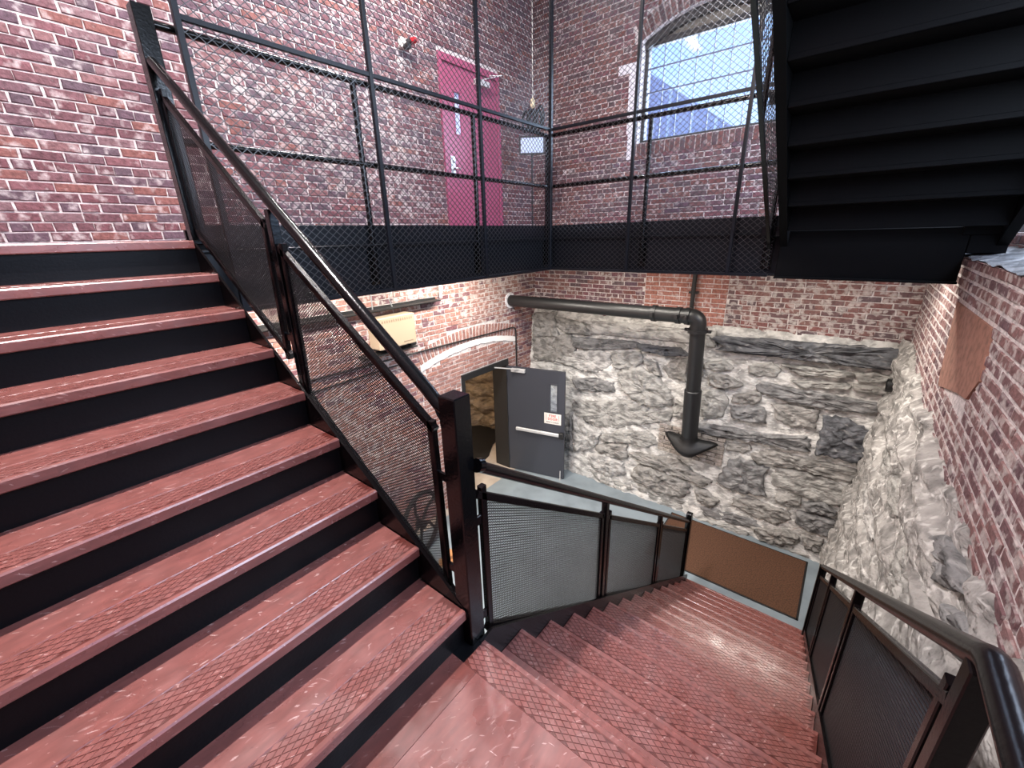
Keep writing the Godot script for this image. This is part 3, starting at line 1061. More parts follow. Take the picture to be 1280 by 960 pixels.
	while y < 0.40:
		var row3 := []
		var x := -0.45
		while x < 6.34:
			var lim := 0.27 + g1.get_noise_1d(x * 2.2) * 0.10
			if x > 4.4: lim += (x - 4.4) * 0.10
			var top := clampf((lim - y) / 0.06, 0.0, 1.0)
			var d := 0.035 + g1.get_noise_2d(x * 0.55, y * 3.4) * 0.075 + g2.get_noise_2d(x * 0.4, y * 1.5) * 0.018
			row3.append(Vector3(x, y, lerpf(WALL_C + 0.01, stone_c_z(y) - d, top)))
			x += 0.04
		rows.append(row3)
		y += 0.03
	mb.grid(rows, false, func(_p): return Vector3(0, 0, -1))
	part(wc, "rubble_face", mb, M.stone_lime)
	for s in BOULDERS:
		var poly3 := []
		for i in range(0, s[1].size(), 2): poly3.append(Vector2(s[1][i], s[1][i + 1]))
		var m3 := MB.new()
		stone_mesh(poly3, func(p): return Vector3(p.x, p.y, stone_c_z(p.y) + 0.012), Vector3(0, 0, -1), 0.05, 400 + k, tones[maxi(1, s[0])], m3)
		var o3 := MeshInstance3D.new()
		o3.mesh = m3.mesh(M.stone)
		hang(wc, "stone", o3)
		k += 1
	# drain mouth near the corner
	mb = MB.new()
	mb.tube_r([Vector3(6.00, -0.09, 0.60), Vector3(6.00, -0.09, 0.50), Vector3(6.00, -0.09, 0.50), Vector3(6.00, -0.09, 0.60)], [0.075, 0.075, 0.06, 0.06], 16, true)
	part(wc, "drain_mouth", mb, M.cast_iron, "black drain mouth")
	# wall behind the viewer
	var wd := shell("wall_front")
	mb = MB.new()
	wall_slab(mb, fd, -1.3, -WALL_A + 0.3, FLOOR_Y - 0.2, CEIL_Y, [], 0.3)
	part(wd, "wall_body", mb, M.mortar)
	pcs = []
	bricks(wd, fd, -0.62, 4.5, FLOOR_Y, CEIL_Y, none, OLD_BRICK, "brick", 51, 0, pcs)
	lay(wd, pcs, 0)
	# tall window in the right hand wall, seen only as daylight
	var w2 := shell("window_2")
	mb = MB.new()
	var fx0 := -0.30
	var fx1 := 5.85
	for q in [[fx0, fx1, 1.50, 1.56], [fx0, fx1, 4.69, 4.75], [fx0, fx0 + 0.06, 1.5, 4.75], [fx1 - 0.06, fx1, 1.5, 4.75]]:
		mb.bbox(Vector3(q[0], q[2], 1.0), Vector3(q[1], q[3], 1.06), 0.006)
	part(w2, "window_frame", mb, M.frame_dark)
	for i in range(1, 7):
		mb = MB.new()
		mb.bbox(Vector3(fx0 + i * 0.8786 - 0.02, 1.5, 1.01), Vector3(fx0 + i * 0.8786 + 0.02, 4.75, 1.05), 0.004)
		part(w2, "mullion", mb, M.frame_dark)
	# passage behind the basement door
	var wp := shell("wall_passage")
	mb = MB.new()
	mb.box(Vector3(2.6, -0.10, -7.9), Vector3(7.8, 0.1, WALL_A - 0.29))
	mb.box(Vector3(2.4, FLOOR_Y - 0.3, -7.9), Vector3(2.6, 0.1, WALL_A - 0.29))
	mb.box(Vector3(2.4, FLOOR_Y - 0.35, -8.1), Vector3(7.8, 0.1, -7.9))
	part(wp, "passage_shell", mb, M.mortar)
	mb = MB.new()
	mb.col = lin(0.62, 0.56, 0.49)
	rows = []
	y = FLOOR_Y - 0.05
	while y < 0.0:
		var row4 := []
		for i in 70:
			var sq := i / 69.0
			var pz := lerpf(-4.75, -7.95, sq)
			var px := lerpf(6.95, 5.9, sq)
			px -= 0.06 + g1.get_noise_2d(pz * 1.6 + 20, y * 2.6) * 0.16 + g2.get_noise_2d(pz + 7, y * 1.6) * 0.05
			row4.append(Vector3(px, y, pz))
		rows.append(row4)
		y += 0.045
	mb.grid(rows, false, func(_p): return Vector3(-1, 0, 0))
	part(wp, "passage_rubble", mb, M.stone, "brown rubble stone of the passage")
	mb = MB.new()
	mb.prism([Vector2(2.6, WALL_A - 0.5), Vector2(7.6, WALL_A - 0.5), Vector2(7.6, -7.9), Vector2(2.6, -7.9)], func(p): return Vector3(p.x, FLOOR_Y - 0.002, p.y), Vector3(0, -0.1, 0))
	part(wp, "passage_floor", mb, M.concrete)
	mb = MB.new()
	mb.prism([Vector2(4.9, -4.95), Vector2(5.5, -5.1), Vector2(5.9, -5.35), Vector2(6.5, -5.5), Vector2(6.5, -7.5), Vector2(4.9, -7.5)], func(p): return Vector3(p.x, FLOOR_Y + 0.008, p.y), Vector3(0, -0.008, 0))
	part(wp, "passage_dark_floor", mb, M.mat_edge)  # dark stretch of the passage floor

# ---------------------------------------------------------------- stairs
# run(s, w, y): s along the flight, w across it
func tread_parts(parent: Node3D, run: Callable, w0: float, w1: float, s0: float, depth: float, y: float, first_deep := true) -> void:
	# rubber tread: nosing lip, diamond band, smooth back; s grows away from the nosing
	var mb := MB.new()
	var prof := [Vector2(0.006, -0.045), Vector2(0.0, -0.040), Vector2(0.0, -0.006), Vector2(0.005, 0.0), Vector2(0.021, 0.0), Vector2(0.024, -0.0022), Vector2(0.124, -0.0022), Vector2(0.126, 0.0), Vector2(0.1265, 0.0006), Vector2(0.1268, -0.001), Vector2(depth, -0.001), Vector2(depth, -0.045)]
	var at := func(p: Vector2) -> Vector3: return run.call(s0 + p.x, w0, y + p.y)
	var dv: Vector3 = run.call(0, w1, 0) - run.call(0, w0, 0)
	mb.prism(prof, at, dv)
	var tr := part(parent, "tread", mb, M.rubber)
	# raised diamonds
	mb = MB.new()
	var pa := 0.044
	var pb := 0.0245
	var hx := pa * 0.5 - 0.0022
	var hy := pb * 0.5 - 0.0016
	var nrow := 8
	for i in nrow:
		var s := 0.0355 + i * pb * 0.5 * 0.94
		var wc := w0 + 0.02 + (pa * 0.5 if i % 2 == 1 else 0.0)
		while wc < w1 - 0.02:
			var q := []
			var b := []
			for e in [Vector2(-1, 0), Vector2(0, -1), Vector2(1, 0), Vector2(0, 1)]:
				q.append(run.call(s0 + s + e.y * (hy - 0.0008), wc + e.x * (hx - 0.0012), y + 0.0004))
				b.append(run.call(s0 + s + e.y * hy, wc + e.x * hx, y - 0.0022))
			mb.face(q, Vector3.UP)
			for j in 4:
				var j2 := (j + 1) % 4
				var mid: Vector3 = (b[j] + b[j2]) * 0.5 - (b[0] + b[1] + b[2] + b[3]) * 0.25
				mb.face([b[j], b[j2], q[j2], q[j]], (mid.normalized() + Vector3.UP * 0.35).normalized())
			wc += pa
	var dm := part(tr, "tread_diamonds", mb, M.rubber)
	dm.set_meta("kind", "stuff")
	# grooved ground between the diamonds
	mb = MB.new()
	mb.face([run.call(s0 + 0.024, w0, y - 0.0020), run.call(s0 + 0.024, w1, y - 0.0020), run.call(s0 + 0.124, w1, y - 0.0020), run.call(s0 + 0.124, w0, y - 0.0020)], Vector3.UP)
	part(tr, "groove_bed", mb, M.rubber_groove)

func riser_part(parent: Node3D, run: Callable, w0: float, w1: float, s: float, y0: float, y1: float) -> void:
	var mb := MB.new()
	mb.prism([Vector2(s, y0), Vector2(s + 0.012, y0), Vector2(s + 0.012, y1), Vector2(s, y1)], func(p: Vector2) -> Vector3: return run.call(p.x, w0, p.y), run.call(0, w1, 0) - run.call(0, w0, 0))
	part(parent, "riser", mb, M.riser)

const UR := 0.178
const UT := 0.258
const UZ := -0.9586
const UX0 := -0.35
const UX1 := 0.852
const LR := 0.1726
const LT := 0.2504
const LX := 0.9126
const LZ0 := -0.92
const LZ1 := 0.272

func build_flights() -> void:
	# flight up to the platform
	var up := thing("stair_flight", "flight of red rubber treads with black risers climbing to the brick wall", "stairs", Vector3(0.25, 0, UZ))
	var run := func(s: float, w: float, y: float) -> Vector3: return Vector3(w, y, UZ - s)
	for k in range(1, 10):
		var s0 := UT * (k - 1)
		if k < 9: tread_parts(up, run, UX0, UX1, s0, UT + 0.03, UR * k)
		else: tread_parts(up, run, UX0, UX1, s0, 0.29, UR * k)
		riser_part(up, run, UX0, UX1 + 0.012, s0 + 0.026, UR * (k - 1) - 0.001, UR * k - 0.04)
	var slope := Vector2(UT, UR)
	for x in [UX1 + 0.004, UX0 - 0.016]:
		var mb := MB.new()
		var s_end := UT * 8 + 0.06
		mb.prism([Vector2(-0.01, -0.30), Vector2(-0.01, 0.162), Vector2(s_end - 0.04, 0.165 + UR * 8), Vector2(s_end, 0.165 + UR * 8), Vector2(s_end, UR * 8 - 0.20)], func(p: Vector2) -> Vector3: return Vector3(x, p.y, UZ - p.x), Vector3(0.012, 0, 0))
		part(up, "stringer", mb, M.guard)
	# middle landing
	var ld := thing("stair_landing", "marbled red landing tiles at the turn of the stairs", "landing", Vector3(0.28, -0.06, -0.33))
	var mb2 := MB.new()
	mb2.box(Vector3(UX0, -0.05, UZ - 0.02), Vector3(LX - 0.125, -0.004, LZ1))
	mb2.box(Vector3(UX0, -0.26, UZ - 0.02), Vector3(LX - 0.03, -0.05, LZ1))
	mb2.box(Vector3(LX - 0.13, -0.26, UZ - 0.07), Vector3(LX - 0.004, -0.003, LZ0 + 0.002))
	part(ld, "slab", mb2, M.riser)
	mb2 = MB.new()
	mb2.bbox(Vector3(UX0, -0.01, -0.852), Vector3(LX - 0.126, 0.0, LZ1), 0.001)
	part(ld, "tile", mb2, M.rubber)
	mb2 = MB.new()
	mb2.bbox(Vector3(UX0, -0.01, UZ - 0.03), Vector3(LX - 0.126, -0.0006, -0.853), 0.001)
	part(ld, "border_tile", mb2, M.rubber_dark, "darker red border strip")
	var run2 := func(s: float, w: float, y: float) -> Vector3: return Vector3(LX - s, y, w)
	tread_parts(ld, run2, LZ0, LZ1, 0.0, 0.127, 0.0)
	# flight down to the basement
	var dn := thing("stair_flight", "flight of red rubber treads going down to the brown doormat", "stairs", Vector3(4.4, FLOOR_Y, -0.33))
	for j in range(1, 15):
		var s0 := -LT * j
		tread_parts(dn, run2, LZ0, LZ1, s0, LT + 0.028, -LR * j)
	for j in range(0, 15):
		riser_part(dn, run2, LZ0, LZ1, -LT * j + 0.024, -LR * (j + 1) - 0.001, -LR * j - 0.04)
	for z in [LZ0 - 0.014, LZ1 + 0.002]:
		var mb := MB.new()
		mb.prism([Vector2(LX - 0.02, 0.0), Vector2(LX + 0.05, 0.012), Vector2(LX + LT * 14.2, -LR * 14.2 + 0.045), Vector2(LX + LT * 14.2, FLOOR_Y + 0.002), Vector2(LX + LT * 13.6, FLOOR_Y + 0.002), Vector2(LX - 0.02, -0.32)], func(p: Vector2) -> Vector3: return Vector3(p.x, p.y, z), Vector3(0, 0, 0.012))
		part(dn, "stringer", mb, M.guard)
	# flight overhead, seen from below
	var ov := thing("stair_flight", "black underside of the flight rising overhead at upper right", "stairs", Vector3(4.5, DECK_Y, 0.0))
	var z0 := -0.52
	var z1 := 0.74
	for n in 13:
		var x := 4.40 - 0.25 * n
		var y := 1.56 + 0.178 * n
		var m := MB.new()
		m.bbox(Vector3(x - 0.26, y + 0.178, z0), Vector3(x + 0.02, y + 0.212, z1), 0.004)
		part(ov, "tread", m, M.black_dull)
		m = MB.new()
		m.bbox(Vector3(x - 0.008, y, z0), Vector3(x + 0.004, y + 0.185, z1), 0.002)
		part(ov, "riser", m, M.black_dull)
	for z in [z0 - 0.06, z1]:
		var m := MB.new()
		m.prism([Vector2(4.72, 1.40), Vector2(4.72, 1.98), Vector2(1.10, 1.98 + 3.5 * 0.712), Vector2(1.10, 1.38 + 3.5 * 0.712), Vector2(4.60, 1.41)], func(p: Vector2) -> Vector3: return Vector3(p.x, p.y, z), Vector3(0, 0, 0.06))
		part(ov, "stringer", m, M.black_dull)
	var m4 := MB.new()
	m4.bbox(Vector3(4.575, 1.155, z0 - 0.06), Vector3(4.61, 1.56, 0.60), 0.006)
	m4.bbox(Vector3(4.52, 1.155, z0 - 0.06), Vector3(4.61, 1.172, 0.60), 0.003)
	m4.bbox(Vector3(4.575, 1.372, 0.60), Vector3(4.72, 1.60, 0.80), 0.004)
	m4.bbox(Vector3(4.56, 1.50, 0.55), Vector3(4.61, 1.60, 0.76), 0.004)
	part(ov, "header_beam", m4, M.black_dull)
	for b in [[4.02, 2.44, 0.055], [4.55, 1.515, 0.085]]:
		var m := MB.new()
		m.bbox(Vector3(b[0] - 0.006, b[1], -0.74), Vector3(b[0] + 0.006, b[1] + b[2], z0 - 0.05), 0.002)
		m.bbox(Vector3(b[0] - 0.05, b[1] + b[2] - 0.008, -0.74), Vector3(b[0] + 0.05, b[1] + b[2], z0 - 0.05), 0.002)
		part(ov, "bracket", m, M.black)

# ---------------------------------------------------------------- platform
func build_platform() -> void:
	var pf := thing("steel_platform", "dark steel walkway platform with deep fascia under the mesh fence", "platform", Vector3(2.6, 1.16, -3.7))
	var mb := MB.new()
	mb.box(Vector3(WALL_D + 0.06, 1.48, WALL_A + 0.02), Vector3(WALL_B - 0.02, DECK_Y - 0.012, -3.16))
	mb.box(Vector3(4.70, 1.48, -3.16), Vector3(WALL_B - 0.02, DECK_Y - 0.012, WALL_C - 0.03))
	part(pf, "deck", mb, M.black_dull)
	mb = MB.new()
	mb.box(Vector3(WALL_D + 0.06, DECK_Y - 0.012, WALL_A + 0.02), Vector3(WALL_B - 0.02, DECK_Y, -3.25))
	mb.box(Vector3(4.70, DECK_Y - 0.012, -3.25), Vector3(WALL_B - 0.02, DECK_Y, WALL_C - 0.03))
	part(pf, "deck_tiles", mb, M.rubber)
	# channel fascias and kick plates
	mb = MB.new()
	mb.bbox(Vector3(0.88, 1.172, -3.16), Vector3(4.70, 1.545, -3.148), 0.002)
	mb.bbox(Vector3(0.88, 1.165, -3.16), Vector3(4.66, 1.18, -3.085), 0.003)
	mb.bbox(Vector3(0.88, 1.53, -3.16), Vector3(4.66, 1.545, -3.095), 0.003)
	part(pf, "fascia", mb, M.deck_steel)
	mb = MB.new()
	mb.bbox(Vector3(0.95, 1.548, -3.15), Vector3(4.68, 1.690, -3.140), 0.002)
	part(pf, "kick_plate", mb, M.deck_steel)
	mb = MB.new()
	mb.bbox(Vector3(4.688, 1.172, -3.15), Vector3(4.70, 1.545, -0.58), 0.002)
	mb.bbox(Vector3(4.63, 1.165, -3.08), Vector3(4.70, 1.18, -0.58), 0.003)
	mb.bbox(Vector3(4.64, 1.53, -3.08), Vector3(4.70, 1.545, -0.58), 0.003)
	part(pf, "fascia", mb, M.deck_steel)
	mb = MB.new()
	mb.bbox(Vector3(4.68, 1.548, -3.14), Vector3(4.69, 1.690, -0.60), 0.002)
	part(pf, "kick_plate", mb, M.deck_steel)
	# unseen lamps under the platform, placed to light the basement walls and floor
	var spots := [[Vector3(1.9, 1.40, -3.75), 0.0], [Vector3(3.9, 1.40, -3.75), 0.0], [Vector3(4.95, 1.40, -2.3), PI / 2], [Vector3(4.95, 1.40, -0.3), PI / 2]]
	var says := ["unseen fluorescent batten under the platform, lighting the brick wall by the cream box", "unseen fluorescent batten under the platform, lighting the wall by the basement door", "unseen fluorescent batten under the platform, lighting the stone wall by the drain pipe", "unseen fluorescent batten under the platform, lighting the stone wall by the doormat"]
	for i in 4:
		lamp(spots[i][0], spots[i][1], says[i], [9.0, 8.0, 3.8, 3.8][i], Color(1.0, 0.965, 0.92))
	var tops := [[Vector3(0.3, CEIL_Y, -2.0), 0.0], [Vector3(3.0, CEIL_Y, -3.35), 0.0]]  # ceiling battens out of view, placed to light treads and brick from above
	var says2 := ["unseen ceiling fluorescent batten lighting the upper stairs from above", "unseen ceiling fluorescent batten lighting the walkway and brick wall by the red door"]
	for i in 2:
		lamp(tops[i][0], tops[i][1], says2[i], [33.0, 19.0][i], Color(1.0, 0.97, 0.97))
	lamp(Vector3(0.25, 0.10, -2.55), PI / 2, "unseen fluorescent batten under the upper red flight, lighting the stone end wall and basement", 21.0, Color(1.0, 0.975, 0.94))  # hidden from the camera, placed to light the stone wall frontally
	lamp(Vector3(4.2, -0.20, -6.2), 0.0, "unseen fluorescent batten lighting the stone passage behind the basement door", 5.0, Color(1.0, 0.88, 0.72))  # out of view, placed to light the passage stone

func lamp(at: Vector3, turn: float, label: String, energy: float, color: Color) -> void:
	if energy <= 0.0: return
	var t := thing("unseen_lamp", label, "lamp", at, "unseen fluorescent battens")
	var ax := Vector3(cos(turn), 0, sin(turn))
	var mb := MB.new()
	mb.beam(at + Vector3(0, -0.02, 0) - ax * 0.61, at + Vector3(0, -0.02, 0) + ax * 0.61, 0.10, 0.04, Vector3.UP, 0.006)
	mb.beam(at + Vector3(0, 0.02, 0) - ax * 0.3, at + Vector3(0, 0.08, 0) - ax * 0.3, 0.02, 0.02, ax, 0.0)
	mb.beam(at + Vector3(0, 0.02, 0) + ax * 0.3, at + Vector3(0, 0.08, 0) + ax * 0.3, 0.02, 0.02, ax, 0.0)
	part(t, "housing", mb, M.sign_white)
	mb = MB.new()
	mb.tube([at + Vector3(0, -0.055, 0) - ax * 0.58, at + Vector3(0, -0.055, 0) + ax * 0.58], 0.013, 10)
	part(t, "tube", mb, M.tube_glow)
	var l := AreaLight3D.new()
	l.name = "glow"
	t.add_child(l)
	l.area_size = Vector2(1.16, 0.09)
	l.light_energy = energy
	l.light_color = color
	l.shadow_enabled = true
	l.area_range = 30.0
	l.area_attenuation = 2.0
	var z := Vector3.UP
	l.global_transform = Transform3D(Basis(ax, z.cross(ax), z), at + Vector3(0, -0.075, 0))

# ---------------------------------------------------------------- stair guards
func panel(parent: Node3D, outline: Array, at: Callable, out: Vector3, m_frame: Material) -> void:
	# framed sheet of expanded metal
	var p := thing_part(parent, "guard_panel")
	var mb := MB.new()
	var inner := []
	var c := Vector2.ZERO
	for q in outline: c += q / outline.size()
	for i in outline.size():
		var a: Vector2 = outline[i]
		var b: Vector2 = outline[(i + 1) % outline.size()]
		var e := (b - a).normalized()
		var s := Vector2(-e.y, e.x)
		if s.dot(c - a) < 0: s = -s
		a += s * 0.015; b += s * 0.015
		mb.beam(at.call(a - e * 0.014), at.call(b + e * 0.014), 0.026, 0.030, at.call(a + s) - at.call(a), 0.003)
	part(p, "panel_frame", mb, m_frame)
	mb = MB.new()
	mb.wires(outline, at, out, 0.0225, 0.0130, 0.0034, 0.0018)
	var w := part(p, "expanded_metal", mb, M.expanded)
	w.set_meta("kind", "stuff")

func thing_part(parent: Node3D, called: String) -> Node3D:
	var o := Node3D.new()
	return hang(parent, called, o)

func build_guards() -> void:
	# guard of the upper flight, in the plane x = 0.89
	var g := thing("stair_railing", "black railing with mesh panels along the upper red stair flight", "railing", Vector3(0.9, 0, -0.98))
	var ax := func(p: Vector2) -> Vector3: return Vector3(0.89, p.y, p.x)
	var mb := MB.new()
	mb.bbox(Vector3(0.858, -0.30, -1.018), Vector3(0.936, 1.082, -0.940), 0.004)
	var nw := part(g, "newel_post", mb, M.black)
	mb = MB.new()
	mb.bbox(Vector3(0.858, 1.600, -3.125), Vector3(0.940, 2.722, -3.048), 0.003)
	part(g, "top_post", mb, M.black)
	mb = MB.new()
	mb.bbox(Vector3(0.852, 1.58, -3.16), Vector3(0.95, 1.66, -3.13), 0.003)
	part(g, "foot_plate", mb, M.black)
	mb = MB.new()
	mb.tube([Vector3(0.885, 2.475, -3.05), Vector3(0.885, 2.43, -2.985), Vector3(0.885, 1.075, -1.095), Vector3(0.885, 1.035, -1.045), Vector3(0.887, 1.02, -1.015)], 0.0235, 16)
	part(g, "handrail", mb, M.black)
	mb = MB.new()
	mb.tube([Vector3(0.872, 1.035, -1.05), Vector3(0.870, 1.005, -1.035), Vector3(0.872, 0.985, -1.018)], 0.007, 8)
	mb.bbox(Vector3(0.862, 0.965, -1.024), Vector3(0.884, 1.0, -1.010), 0.003)
	part(g, "rail_bracket", mb, M.black)
	mb = MB.new()
	mb.bbox(Vector3(0.872, 0.86, -2.075), Vector3(0.912, 1.715, -2.035), 0.003)
	part(g, "mid_post", mb, M.black)
	for q in [[1.33, -2.035], [0.97, -2.035], [1.50, -2.10], [1.12, -2.12], [0.72, -1.05], [0.30, -1.05]]:
		mb = MB.new()
		mb.bbox(Vector3(0.885, q[0], q[1] - 0.036), Vector3(0.897, q[0] + 0.035, q[1] + 0.036), 0.002)
		part(g, "panel_clip", mb, M.black)
	panel(g, [Vector2(-3.035, 2.335), Vector2(-2.115, 1.665), Vector2(-2.150, 1.035), Vector2(-3.060, 1.645)], ax, Vector3(1, 0, 0), M.guard)
	panel(g, [Vector2(-2.010, 1.560), Vector2(-1.085, 0.945), Vector2(-1.075, 0.175), Vector2(-2.045, 0.850)], ax, Vector3(1, 0, 0), M.guard)
	# guard on the door side of the lower flight, plane z = -0.94
	var l := thing("stair_railing", "black mesh-panelled railing running down from the newel post towards the doormat", "railing", Vector3(4.25, FLOOR_Y, -0.94))
	lower_guard(l, -0.955, Vector3(0, 0, -1), false)
	# guard on the wall side
	var r := thing("stair_railing", "black mesh-panelled railing beside the rough stone wall at right", "railing", Vector3(4.25, FLOOR_Y, 0.29))
	lower_guard(r, 0.292, Vector3(0, 0, 1), true)

func lower_guard(g: Node3D, z: float, out: Vector3, wall_side: bool) -> void:
	var at := func(p: Vector2) -> Vector3: return Vector3(p.x, p.y, z)
	var rail := func(x: float) -> float: return 0.806 - 0.693 * (x - 0.934)
	var lift := 0.045 if wall_side else 0.0
	var xs := [2.08, 3.235, 4.30]
	var mb := MB.new()
	if wall_side:
		# the rail levels out and carries on round the landing
		var pts := [Vector3(-0.33, 0.915, z), Vector3(0.835, 0.915, z), Vector3(0.862, 0.905, z), Vector3(0.89, 0.884, z)]
		pts.append(Vector3(4.36, rail.call(4.36) + lift, z))
		mb.tube(pts, 0.0245, 16)
	else:
		mb.tube([Vector3(0.938, rail.call(0.938), -0.94 - 0.012), Vector3(4.30, rail.call(4.30), z)], 0.0225, 16)
	part(g, "handrail", mb, M.guard)
	if not wall_side:
		mb = MB.new()
		mb.tube([Vector3(0.934, 0.81, -0.93), Vector3(0.960, 0.80, -0.93)], 0.026, 16)
		part(g, "rail_flange", mb, M.black)
	var xlast := 4.31
	for i in 3:
		mb = MB.new()
		var x: float = xs[i] + (0.06 if wall_side else 0.0)
		var hw := 0.019 if i < 2 else 0.030
		var top: float = rail.call(x) + lift - (0.005 if i < 2 else -0.11)
		if wall_side and i == 2: top = rail.call(x) + lift
		mb.bbox(Vector3(x - hw, rail.call(x) - 0.92 if i < 2 else FLOOR_Y, z - hw), Vector3(x + hw, top, z + hw), 0.003)
		part(g, "post" if i < 2 else "end_post", mb, M.black if i == 2 else M.guard)
	var starts := [0.965, 2.125, 3.275]
	var ends := [2.045, 3.200, 4.255]
	if wall_side:
		starts[0] = 0.93
		for q in [[0.86, -0.22], [0.30, -0.05], [-0.30, -0.05]]:
			mb = MB.new()
			mb.bbox(Vector3(q[0] - 0.022, q[1], z - 0.022), Vector3(q[0] + 0.022, 0.90 if q[0] < 0.8 else 0.885, z + 0.022), 0.003)
			part(g, "post", mb, M.guard)
	for i in 3:
		var a: float = starts[i] + (0.06 if wall_side and i > 0 else 0.0)
		var b: float = ends[i] + (0.06 if wall_side else 0.0)
		var ta: float = rail.call(a) - 0.105 + lift
		var tb: float = rail.call(b) - 0.105 + lift
		panel(g, [Vector2(a, ta), Vector2(b, tb), Vector2(b, rail.call(b) - 0.84), Vector2(a, rail.call(a) - 0.80)], at, out, M.guard)
		for q in [0.25, 0.72]:
			mb = MB.new()
			mb.bbox(Vector3(a - 0.04, rail.call(a) - q, z - 0.006), Vector3(a + 0.01, rail.call(a) - q + 0.04, z + 0.006), 0.002)
			part(g, "panel_clip", mb, M.guard)

# ---------------------------------------------------------------- platform rails and mesh fence
func build_fences() -> void:
	var pr := thing("pipe_railing", "black pipe railing along the platform in front of the red door", "railing", Vector3(2.7, 1.2, -3.11))
	var mb := MB.new()
	mb.tube([Vector3(0.93, 2.665, -3.11), Vector3(4.62, 2.665, -3.11)], 0.021, 14)
	part(pr, "top_rail", mb, M.black)
	mb = MB.new()
	mb.tube([Vector3(0.93, 2.125, -3.11), Vector3(4.62, 2.125, -3.11)], 0.021, 14)
	part(pr, "mid_rail", mb, M.black)
	for x in [2.10, 3.36, 4.62]:
		mb = MB.new()
		mb.tube([Vector3(x, 1.25, -3.115), Vector3(x, 2.665, -3.11)], 0.022 if x < 4.5 else 0.030, 14)
		var po := part(pr, "post", mb, M.black)
		mb = MB.new()
		mb.bbox(Vector3(x - 0.045, 1.22, -3.148), Vector3(x + 0.045, 1.50, -3.132), 0.004)
		part(po, "mounting_plate", mb, M.black)
	var pq := thing("pipe_railing", "black pipe railing along the platform below the arched window", "railing", Vector3(4.64, 1.2, -1.8))
	mb = MB.new()
	mb.tube([Vector3(4.64, 2.665, -3.08), Vector3(4.64, 2.665, -0.66)], 0.021, 14)
	part(pq, "top_rail", mb, M.black)
	mb = MB.new()
	mb.tube([Vector3(4.64, 2.125, -3.08), Vector3(4.64, 2.125, -0.66)], 0.021, 14)
	part(pq, "mid_rail", mb, M.black)
	for z in [-1.88, -0.68]:
		mb = MB.new()
		mb.tube([Vector3(4.64, 1.25, z), Vector3(4.64, 2.665, z)], 0.022, 14)
		var po2 := part(pq, "post", mb, M.black)
		mb = MB.new()
		mb.bbox(Vector3(4.672, 1.22, z - 0.045), Vector3(4.688, 1.50, z + 0.045), 0.004)
		part(po2, "mounting_plate", mb, M.black)
	# woven wire fence
	var fa := thing("mesh_fence", "tall diamond wire mesh fence in front of the red door", "fence", Vector3(2.8, 1.165, -3.05))
	for x in [1.045, 2.215, 3.39]:
		mb = MB.new()
		mb.bbox(Vector3(x - 0.016, 1.165, -3.062), Vector3(x + 0.016, CEIL_Y - 0.02, -3.030), 0.002)
		part(fa, "post", mb, M.deck_steel)
	mb = MB.new()
	mb.bbox(Vector3(4.572, 1.160, -3.066), Vector3(4.612, CEIL_Y - 0.02, -3.026), 0.003)
	part(fa, "corner_post", mb, M.deck_steel)
	for y in [1.175, 2.712, 4.25]:
		mb = MB.new()
		mb.bbox(Vector3(1.045 if y > 1.5 else 0.93, y - 0.014, -3.060), Vector3(4.59, y + 0.014, -3.034), 0.002)
		part(fa, "rail", mb, M.deck_steel)
	mb = MB.new()
	mb.wires([Vector2(1.045, 1.17), Vector2(4.59, 1.17), Vector2(4.59, CEIL_Y - 0.03), Vector2(1.045, CEIL_Y - 0.03)], func(p: Vector2) -> Vector3: return Vector3(p.x, p.y, -3.048), Vector3(0, 0, 1), 0.063, 0.053, 0.0040, 0.0040)
	part(fa, "wire_mesh", mb, M.wire).set_meta("kind", "stuff")
	var fb := thing("mesh_fence", "tall diamond wire mesh fence in front of the arched window", "fence", Vector3(4.59, 1.165, -1.8))
	for z in [-2.03, -0.985]:
		mb = MB.new()
		mb.bbox(Vector3(4.574, 1.165, z - 0.015), Vector3(4.606, CEIL_Y - 0.02, z + 0.015), 0.002)
		part(fb, "post", mb, M.deck_steel)
	for y in [1.175, 2.712, 4.25]:
		mb = MB.new()
		mb.bbox(Vector3(4.578, y - 0.014, -3.03), Vector3(4.602, y + 0.014, -0.64), 0.002)
		part(fb, "rail", mb, M.deck_steel)
	mb = MB.new()
	mb.wires([Vector2(-3.04, 1.17), Vector2(-0.64, 1.17), Vector2(-0.64, CEIL_Y - 0.03), Vector2(-3.04, CEIL_Y - 0.03)], func(p: Vector2) -> Vector3: return Vector3(4.59, p.y, p.x), Vector3(-1, 0, 0), 0.063, 0.053, 0.0040, 0.0040)
	part(fb, "wire_mesh", mb, M.wire).set_meta("kind", "stuff")
	# fence along the overhead flight
	var fc := thing("mesh_fence", "narrow wire mesh fence rising beside the black overhead flight", "fence", Vector3(4.5, 1.5, -0.66))
	mb = MB.new()
	mb.beam(Vector3(4.55, 1.42, -0.655), Vector3(1.2, 1.42 + 3.35 * 0.712, -0.655), 0.028, 0.028, Vector3.UP, 0.002)
	part(fc, "lower_rail", mb, M.black)
	mb = MB.new()
	mb.beam(Vector3(4.55, 2.55, -0.69), Vector3(1.2, 2.55 + 3.35 * 0.712, -0.69), 0.034, 0.034, Vector3.UP, 0.002)
	part(fc, "hand_rail", mb, M.black)
	for x in [4.50, 3.45]:
		mb = MB.new()
		mb.bbox(Vector3(x - 0.014, 1.44 + (4.55 - x) * 0.712, -0.676), Vector3(x + 0.014, CEIL_Y - 0.03, -0.648), 0.002)
		part(fc, "post", mb, M.black)
	mb = MB.new()
